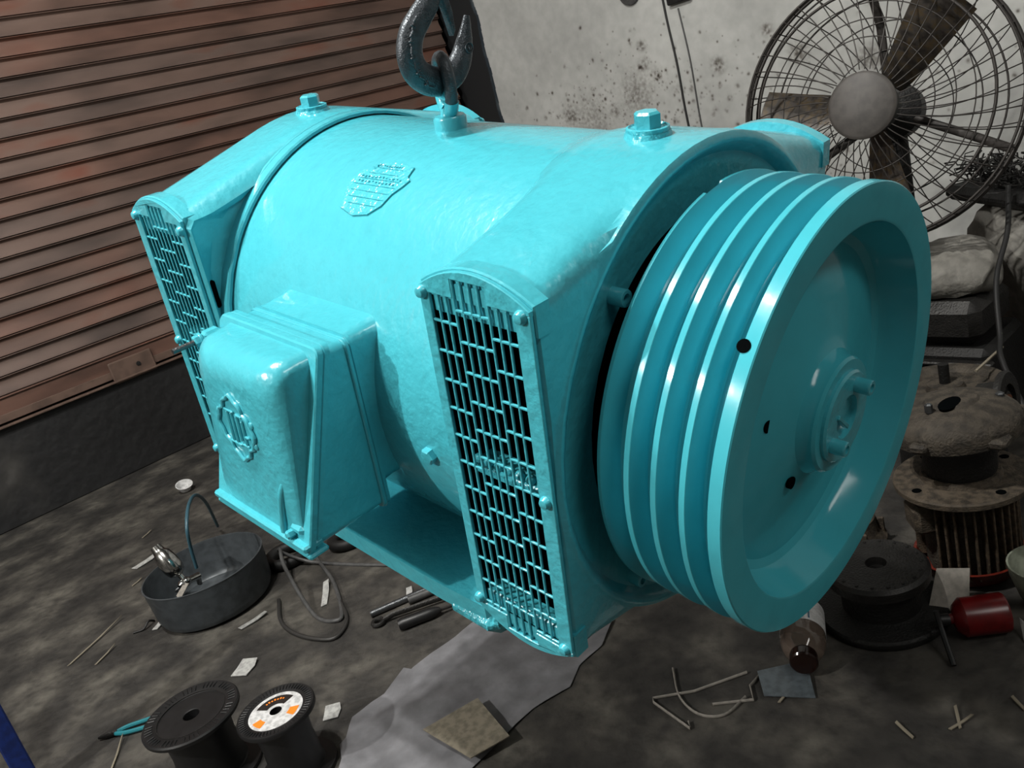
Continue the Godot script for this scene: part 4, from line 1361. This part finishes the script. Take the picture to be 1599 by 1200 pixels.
func sack(called: String, label: String, c: Vector3, s: Vector3, rot: Vector3, stencil: bool) -> void:
	var n := noise(2.6, 3, int(c.x * 100))
	n.frequency = 5.0
	var t := thing(called, label, "sack", c, Basis.from_euler(rot * Vector3(0.5, 1, 0.5)), "")
	var pr := 16
	var seg := 28
	var P := func(i: int, j: int) -> Vector3:
		var v := PI * i / pr - PI / 2
		var u := TAU * j / seg
		var d := Vector3(cos(v) * cos(u), sin(v), -cos(v) * sin(u))
		var q := Vector3(signf(d.x) * pow(absf(d.x), 0.75), signf(d.y) * pow(absf(d.y), 0.9), signf(d.z) * pow(absf(d.z), 0.75)) * s
		q *= 1.0 + 0.16 * n.get_noise_3dv(q * 1.2 + c)
		q += d * 0.012 * n.get_noise_3dv(q * 5.0)
		if stencil and d.y < -0.2:       # a corner hangs down over the edge
			var k := pow(-d.y - 0.2, 1.3)
			q = Vector3(q.x * (1.0 - 0.5 * k) - s.x * 0.65 * k, q.y - 0.17 * k, q.z * (1.0 - 0.75 * k) + s.z * 0.25 * k)
		return q
	for i in pr:
		for j in seg:
			quad(P.call(i, j), P.call(i, j + 1), P.call(i + 1, j + 1), P.call(i + 1, j))
	fin("sack_body", M.sack, t, 70.0)

func sheet(called: String, label: String, p: Array, mat: Material, group := "", cat := "") -> void:
	var d := Vector3(0, 0.0012, 0)
	var n: int = p.size()
	var c := Vector3.ZERO
	for v in p:
		c += v / n
	var up := Vector3.ZERO
	for i in n:
		up += (p[i] - c).cross(p[(i + 1) % n] - c)
	var q := p.duplicate()
	if up.y < 0.0:
		q.reverse()
	for i in n:
		var a: Vector3 = q[i]
		var b: Vector3 = q[(i + 1) % n]
		tri(c + d, a + d, b + d)
		tri(c - d, b - d, a - d)
		quad(a - d, b - d, b + d, a + d)
	tag(fin(called, mat, self, 20.0), label, cat if cat else ("paper" if called.contains("paper") else "scrap"), group)

# ---------------------------------------------------------------- basin, spray gun, hoses
func pan_corner() -> void:
	var c := Vector3(0.735, 0, -2.87)
	lathe([[0.0, 0.0], [0.165, 0.0], [0.190, 0.012], [0.200, 0.035], [0.208, 0.15], [0.210, 0.155], [0.205, 0.156], [0.203, 0.15], [0.195, 0.035], [0.18, 0.018], [0.0, 0.012]], 64, Transform3D(Basis.IDENTITY, c))
	tag(fin("steel_basin", M.pan), "dark grey steel basin on the floor holding the spray gun", "basin")
	# spray gun resting across the rim
	var at := Vector3(0.645, 0.205, -2.90)
	var dir := Vector3(0.03, -0.148, 0.085).normalized()
	var g := thing("spray_gun", "shiny chrome spray gun with round cup resting on the basin rim", "spray gun", at, aim(dir).basis)
	var tip := Transform3D(Basis(Vector3.RIGHT, PI / 2), Vector3.ZERO)
	lathe([[0.0, -0.075], [0.018, -0.075], [0.020, -0.06], [0.022, -0.05], [0.030, -0.04], [0.034, -0.01], [0.034, 0.02], [0.028, 0.042], [0.012, 0.054], [0.0, 0.056]], 32, tip)
	fin("paint_cup", M.chrome, g)
	tube([Vector3(0, 0, 0.05), Vector3(0, 0, 0.075)], 0.009, 12)
	tube([Vector3(0, 0.0, 0.085), Vector3(0.05, 0.005, 0.095)], 0.012, 14)
	ball(Vector3(0, 0.004, 0.085), 0.017)
	fin("gun_body", M.chrome, g)
	tube([Vector3(0.045, 0, 0.095), Vector3(0.06, -0.045, 0.115)], 0.0095, 12, false, 0.7)
	fin("gun_handle", M.chrome, g)
	tube(curve([Vector3(-0.005, -0.01, 0.085), Vector3(-0.03, -0.03, 0.085), Vector3(-0.02, -0.045, 0.09)], 4), 0.004, 8)
	fin("trigger", M.steel, g)
	lathe([[0.0, -0.005], [0.014, -0.005], [0.016, 0.006], [0.008, 0.014], [0.0, 0.014]], 18, aim(Vector3(-1, 0, 0), Vector3(-0.018, 0.004, 0.085)) * tip)
	fin("nozzle", M.chrome, g)
	tube(curve([Vector3(1.0, 0.03, -3.45), Vector3(0.93, 0.22, -3.23), Vector3(0.855, 0.33, -3.05), Vector3(0.77, 0.37, -2.87), Vector3(0.715, 0.33, -2.79), Vector3(0.705, 0.25, -2.81), Vector3(0.702, 0.17, -2.83)], 7), 0.0062, 10)
	tag(fin("air_hose", M.hose_blue, self, 60.0), "blue-grey air hose arching up from the spray gun behind the motor", "hose")
	sheet("wood_chip", "upper of two pale wood chips in the basin beside the gun", [Vector3(0.60, 0.13, -2.80), Vector3(0.64, 0.14, -2.83), Vector3(0.65, 0.14, -2.815), Vector3(0.615, 0.13, -2.785)], M.scrap)
	sheet("wood_chip", "lower pale wood chip leaning on the near rim of the basin", [Vector3(0.59, 0.14, -2.76), Vector3(0.64, 0.158, -2.79), Vector3(0.648, 0.156, -2.78), Vector3(0.60, 0.14, -2.745)], M.scrap)
	# hoses on the floor
	var h := 0.007
	tube(curve([Vector3(1.40, h, -2.10), Vector3(1.207, h, -2.33), Vector3(1.06, h, -2.694), Vector3(0.985, h + 0.06, -2.80), Vector3(0.968, h + 0.09, -2.765), Vector3(0.925, h + 0.06, -2.66), Vector3(0.865, h, -2.40), Vector3(0.885, h, -2.292), Vector3(0.925, h, -2.325), Vector3(1.014, h, -2.527), Vector3(1.088, h, -2.779), Vector3(1.2, h, -2.95)], 7), 0.0068, 10)
	tag(fin("grey_hose", M.hose_gray, self, 60.0), "thin grey hose bent in a sharp loop beside the basin", "hose")
	tube(curve([Vector3(0.957, h, -2.392), Vector3(0.915, h, -2.28), Vector3(0.868, h, -2.225), Vector3(0.818, h, -2.222), Vector3(0.778, h, -2.342), Vector3(0.785, h, -2.478), Vector3(0.85, h, -2.62)], 7), 0.0065, 10)
	tag(fin("brown_cable", M.hose_dark, self, 60.0), "dark brown cable curled in a half circle on the floor", "cable")
	# dark clutter behind the basin
	for q in [[1.02, -2.86, 0.07, "black tyre-like rubber ring lying behind the grey hose"], [1.20, -2.72, 0.055, "small black rubber ring lying under the motor's terminal box"]]:
		tube(circle(Vector3(q[0], 0.022, q[1]), q[2], 30, Vector3.UP), 0.021, 12, true)
		tag(fin("rubber_ring", M.rubber, self, 60.0), q[3], "ring")
	tube(curve([Vector3(0.545, 0.004, -3.0), Vector3(0.525, 0.02, -2.985), Vector3(0.50, 0.006, -2.98), Vector3(0.47, 0.004, -3.0)], 5), 0.004, 6)
	tag(fin("black_wire", M.rubber, self, 60.0), "short black wire poking out beside the basin", "wire")
	lathe([[0.0, 0.0], [0.025, 0.0], [0.040, 0.03], [0.0415, 0.032], [0.036, 0.032], [0.022, 0.006], [0.0, 0.005]], 28, Transform3D(Basis(Vector3(1, 0, 0), 0.35), Vector3(1.13, 0.012, -4.155)))
	tag(fin("paper_cup", M.white_plastic), "squashed white paper cup lying near the dark plinth", "cup")
	# tools under the motor
	tube([Vector3(0.956, 0.012, -2.198), Vector3(1.30, 0.012, -2.06)], 0.0105, 12)
	tag(fin("steel_rod", M.steel), "plain steel rod lying first in the row of tools", "rod")
	var s := thing("ring_spanner", "dark ring spanner lying between the steel rod and the screwdriver", "spanner", Vector3(0.945, 0.010, -2.14), Basis(Vector3.UP, -0.555))
	tube(circle(Vector3(0, 0, 0), 0.017, 24, Vector3.UP), 0.0065, 8, true)
	fin("ring_head", M.dark_steel, s)
	tube([Vector3(0.02, 0, 0), Vector3(0.05, 0.008, 0), Vector3(0.30, 0.008, 0)], 0.009, 10, false, 0.6)
	fin("shank", M.dark_steel, s)
	var d := thing("screwdriver", "black handled screwdriver nearest the plastic sheet", "screwdriver", Vector3(0.961, 0.018, -2.047), Basis(Vector3.UP, -0.49))
	lathe([[0.0, 0.0], [0.015, 0.0], [0.0185, 0.012], [0.0175, 0.05], [0.018, 0.095], [0.013, 0.118], [0.008, 0.13], [0.0, 0.13]], 12, Transform3D(Basis(Vector3(0, 0, 1), -PI / 2), Vector3.ZERO))
	fin("handle", M.black_plastic, d)
	tube([Vector3(0.12, 0, 0), Vector3(0.34, -0.008, 0)], 0.005, 8)
	fin("blade", M.dark_steel, d)
	tube([Vector3(1.06, 0.014, -2.135), Vector3(1.20, 0.014, -2.07)], 0.013, 10)
	tag(fin("file_tool", M.hose_gray), "grey file lying between the rod and the spanner", "tool")

# ---------------------------------------------------------------- wire spools, pliers
func spools() -> void:
	spool("plain black plastic wire spool standing left of the labelled spool", Vector3(0.354, 0, -2.025), 0.119, false)
	spool("black wire spool with round white and orange label on top", Vector3(0.484, 0, -1.815), 0.094, true)
	var p := thing("pliers", "teal handled pliers lying on the floor left of the black spools", "pliers", Vector3(0.200, 0.010, -2.483), Basis(Vector3.UP, -0.62))
	tube([Vector3(-0.005, 0, 0), Vector3(0.02, 0, 0), Vector3(0.05, 0, 0)], [0.004, 0.010, 0.009], 10, false, 0.7)
	fin("jaws", M.dark_steel, p)
	for s in [1, -1]:
		tube(curve([Vector3(0.045, 0, s * 0.003), Vector3(0.08, 0, s * 0.014), Vector3(0.15, 0, s * 0.018)], 4), 0.0065, 8)
		fin("handle", M.pliers, p)

func spool(label: String, at: Vector3, r: float, print_on: bool) -> void:
	var h := 0.18
	var t := thing("wire_spool", label, "spool", at, Basis.IDENTITY, "")
	lathe([[0.0, 0.0], [r * 0.97, 0.0], [r, 0.004], [r, 0.012], [r * 0.72, 0.016], [r * 0.70, 0.02], [r * 0.66, h * 0.5], [r * 0.70, h - 0.02], [r * 0.70, h - 0.014], [r, h - 0.012], [r * 1.005, h - 0.004], [r * 0.98, h], [r * 0.72, h - 0.003], [r * 0.70, h - 0.005], [r * 0.2, h - 0.005], [r * 0.17, h - 0.007], [r * 0.16, h - 0.05], [0.0, h - 0.05]], 60, Transform3D.IDENTITY)
	fin("spool_body", M.black_plastic, t)
	var n := 60
	box(Vector3(r * 0.86, h - 0.0005, 0), Vector3(r * 0.16, 0.003, 0.0022), 0.0008)
	var rib := bake(M.black_plastic, 30.0)
	var ribs := Node3D.new()
	ribs.name = "rim_ribs"
	t.add_child(ribs, true)
	for k in n:
		if print_on or k % 5 != 4:
			put("rim_rib", rib, ribs, Transform3D(Basis(Vector3.UP, TAU * k / n), Vector3.ZERO))
	if print_on:
		var y := h - 0.0045
		ring_sector(0.16 * r, 0.70 * r, 0.0, TAU, y, 0.0012, 48)
		var lb := fin("label_disc", M.white_plastic, t, 30.0)
		ring_sector(0.26 * r, 0.58 * r, 0.15, 2.1, y + 0.0012, 0.0006, 14)
		fin("label_print", M.label_black, lb, 30.0)
		for q in [[3.0, 3.55, 0.40, 0.62], [5.0, 5.55, 0.38, 0.62]]:
			ring_sector(q[2] * r, q[3] * r, q[0], q[1], y + 0.0012, 0.0006, 6)
		fin("label_print", M.label_orange, lb, 30.0)
		# row of lettering across the dark part, too small to read
		for k in 7:
			var a := 0.55 + k * 0.17
			ring_sector(0.42 * r, (0.47 + 0.02 * (k % 2)) * r, a, a + 0.10, y + 0.0018, 0.0004, 2)
		fin("label_print", M.label_orange, lb, 30.0)
	else:
		ring_sector(0.70 * r, 0.715 * r, 0.0, TAU, h - 0.003, 0.001, 48)
		fin("hub_ring", M.dark_steel, t, 30.0)

func ring_sector(r0: float, r1: float, a0: float, a1: float, y: float, th: float, n: int) -> void:
	for i in n:
		var a := lerpf(a0, a1, float(i) / n)
		var b := lerpf(a0, a1, float(i + 1) / n)
		var u := Vector3(cos(a), 0, -sin(a))
		var v := Vector3(cos(b), 0, -sin(b))
		var d := Vector3(0, y, 0)
		var e := Vector3(0, y + th, 0)
		quad(u * r0 + e, u * r1 + e, v * r1 + e, v * r0 + e)
		quad(u * r1 + d, v * r1 + d, v * r1 + e, u * r1 + e)
		quad(v * r0 + d, u * r0 + d, u * r0 + e, v * r0 + e)

# ---------------------------------------------------------------- sheet, papers, litter, blue post
func floor_bits() -> void:
	# large translucent-grey plastic sheet under the motor
	var o := PackedVector2Array([Vector2(0.61, -1.80), Vector2(0.66, -1.849), Vector2(0.762, -1.846), Vector2(0.856, -1.885), Vector2(0.862, -1.856), Vector2(1.09, -1.851), Vector2(1.295, -1.815), Vector2(1.33, -1.62), Vector2(1.298, -1.488), Vector2(1.188, -1.439), Vector2(1.103, -1.442), Vector2(1.029, -1.407), Vector2(0.924, -1.438), Vector2(0.832, -1.432), Vector2(0.723, -1.425), Vector2(0.60, -1.40), Vector2(0.45, -1.50), Vector2(0.40, -1.66), Vector2(0.45, -1.69), Vector2(0.52, -1.70), Vector2(0.56, -1.74), Vector2(0.585, -1.79)])
	var nz := noise(3.0, 2, 71)
	var hh := func(p: Vector2) -> float: return 0.003 + 0.006 * absf(nz.get_noise_2d(p.x, p.y)) + 0.006 * maxf(0.0, nz.get_noise_2d(p.x * 3.0 + 5.0, p.y * 3.0))
	var step := 0.03
	for i in range(10, 46):
		for j in range(-64, -45):
			var cell := PackedVector2Array([Vector2(i, j) * step, Vector2(i + 1, j) * step, Vector2(i + 1, j + 1) * step, Vector2(i, j + 1) * step])
			for piece in Geometry2D.intersect_polygons(o, cell):
				if area2(piece) < 0.0:
					piece.reverse()
				for k in range(1, piece.size() - 1):
					var a := Vector3(piece[0].x, hh.call(piece[0]), piece[0].y)
					var b := Vector3(piece[k].x, hh.call(piece[k]), piece[k].y)
					var c := Vector3(piece[k + 1].x, hh.call(piece[k + 1]), piece[k + 1].y)
					tri(a, c, b)
					var d := Vector3(0, 0.001, 0)
					tri(a - d, b - d, c - d)
	tag(fin("plastic_sheet", M.sheet, self, 60.0), "large grey plastic sheet spread on the floor under the motor", "sheet")
	sheet("card_piece", "beige card lying on the near end of the plastic sheet", f4([[0.720, -1.604], [0.865, -1.564], [0.818, -1.395], [0.723, -1.425]], 0.028), M.beige, "", "card")
	# paper scraps (floor corners)
	var wg := ""
	litter("paper_scrap", "white paper strip lying just left of the spray gun's cup", 0.719, -3.557, 0.13, 0.035, 0.15, M.paper)
	litter("paper_scrap", "torn white paper square above the two black spools", 0.599, -2.370, 0.075, 0.06, 0.5, M.paper)
	litter("paper_scrap", "white label strip under the loop of grey hose", 0.955, -2.481, 0.15, 0.022, 0.95, M.paper)
	litter("paper_scrap", "folded white strip just below the basin's right side", 0.739, -2.597, 0.10, 0.022, -0.1, M.paper)
	litter("paper_scrap", "small white scrap left of the basin's foot", 0.544, -2.95, 0.055, 0.022, 0.6, M.paper)
	litter("paper_scrap", "white card corner sticking out from behind the labelled spool", 0.640, -1.92, 0.055, 0.045, 0.8, M.paper)
	litter("paper_scrap", "white slip lying at the near end of the steel rod", 1.10, -2.19, 0.05, 0.02, 0.9, M.paper)
	litter("paper_scrap", "pointed grey paper wedge at the lower right of the floor", 1.33, -0.48, 0.06, 0.016, 0.7, M.scrap)
	for q in [[0.37, -3.10, 0.26, 0.5, "longest thin pale strip on the floor left of the basin"], [0.36, -2.96, 0.10, 0.55, "short pale strip just below the longest strip left of the basin"], [0.20, -2.35, 0.17, 1.0, "thin pale strip below the teal pliers"], [0.82, -3.85, 0.06, 0.5, "tiny dark-floor strip between the basin and the black plinth"], [0.05, -3.3, 0.06, 0.4, "tiny pale strip at the far left edge of the floor"], [1.27, -0.70, 0.05, 1.1, "upright pale strip below the dark steel spool"], [1.34, -0.62, 0.06, -0.4, "pale strip crossed under another strip below the black stick"], [1.35, -0.63, 0.06, 0.5, "broader pale strip lying across a thin one below the black stick"], [1.44, -0.55, 0.04, 0.9, "small pale strip right of the crossed strips at the right edge"], [0.62, -3.4, 0.05, 0.4, "short pale strip above the spray gun"], [1.25, -0.95, 0.06, 0.0, "thin pale strip lying beside the cap of the glass jar"]]:
		litter("straw_piece", q[4], q[0], q[1], q[2], 0.006, q[3], M.straw)
	# white cord offcuts in front of the pulley
	var y := 0.006
	for q in [[[1020, 0], [0.0, 0.0]]]:
		pass
	for q in cords():
		tube(q[1], 0.0042, 6, false, 0.6)
		tag(fin("cord_offcut", M.scrap, self, 50.0), q[0], "cord")
	# film scrap by the jar and white sheets at the bottom edge
	sheet("film_scrap", "bluish clear film scrap lying in front of the jar cap", [Vector3(1.22, 0.008, -0.985), Vector3(1.27, 0.02, -1.03), Vector3(1.36, 0.012, -0.96), Vector3(1.27, 0.004, -0.89)], M.film, "", "film")
	sheet("paper_scrap", "torn white sheet cut off by the bottom edge below the jar", f4([[1.02, -0.74], [1.10, -0.76], [1.125, -0.72], [1.15, -0.70], [1.14, -0.62], [1.02, -0.64]], 0.006), M.paper)
	sheet("paper_scrap", "white sheet at the bottom right edge of the picture", f4([[1.19, -0.55], [1.24, -0.52], [1.22, -0.44], [1.14, -0.46]], 0.006), M.paper)
	# blue steel post, lower left
	box(Vector3(0, 0.65, 0), Vector3(0.048, 1.3, 0.048), 0.004)
	var bp := thing("blue_post", "navy blue square steel post at the lower left corner", "post", Vector3(0.012, 0, -2.43))
	fin("post_tube", M.navy, bp)
	box(Vector3(0, 0.004, 0), Vector3(0.12, 0.008, 0.12), 0.002)
	fin("base_plate", M.navy, bp)

func cords() -> Array:
	var g := func(a: Array) -> Array: return a.map(func(p): return Vector3(p[0], 0.006, p[1]))
	return [["stiff white cord bent in a square hook in front of the pulley", g.call([[1.075, -1.085], [1.06, -1.07], [1.085, -1.19], [1.095, -1.20], [1.16, -1.13], [1.27, -1.06]])], ["thin white cord curled in a loop under the pulley rim", curve(g.call([[1.20, -1.22], [1.13, -1.15], [1.105, -1.08], [1.13, -1.03], [1.20, -1.02]]), 5)], ["short bent white cord lying nearest the pulley's lowest point", g.call([[1.145, -1.07], [1.20, -1.0], [1.235, -1.03], [1.28, -1.03]])]]

func f4(p: Array, y: float) -> Array:
	return p.map(func(q): return Vector3(q[0], y, q[1]))

func litter(called: String, label: String, x: float, z: float, l: float, w: float, a: float, mat: Material, group := "") -> void:
	var u := Vector3(cos(a), 0, -sin(a)) * l / 2
	var v := Vector3(sin(a), 0, cos(a)) * w / 2
	var c := Vector3(x, 0.004, z)
	var lift := Vector3(0, minf(0.012, l * 0.08), 0)
	sheet(called, label, [c - u - v * 0.8, c - u * 0.9 + v, c + u * 0.2 + v * 1.1 + lift * 0.2, c + u + v * 0.8 + lift, c + u * 0.95 - v + lift * 0.6, c - v * 0.9], mat, group)
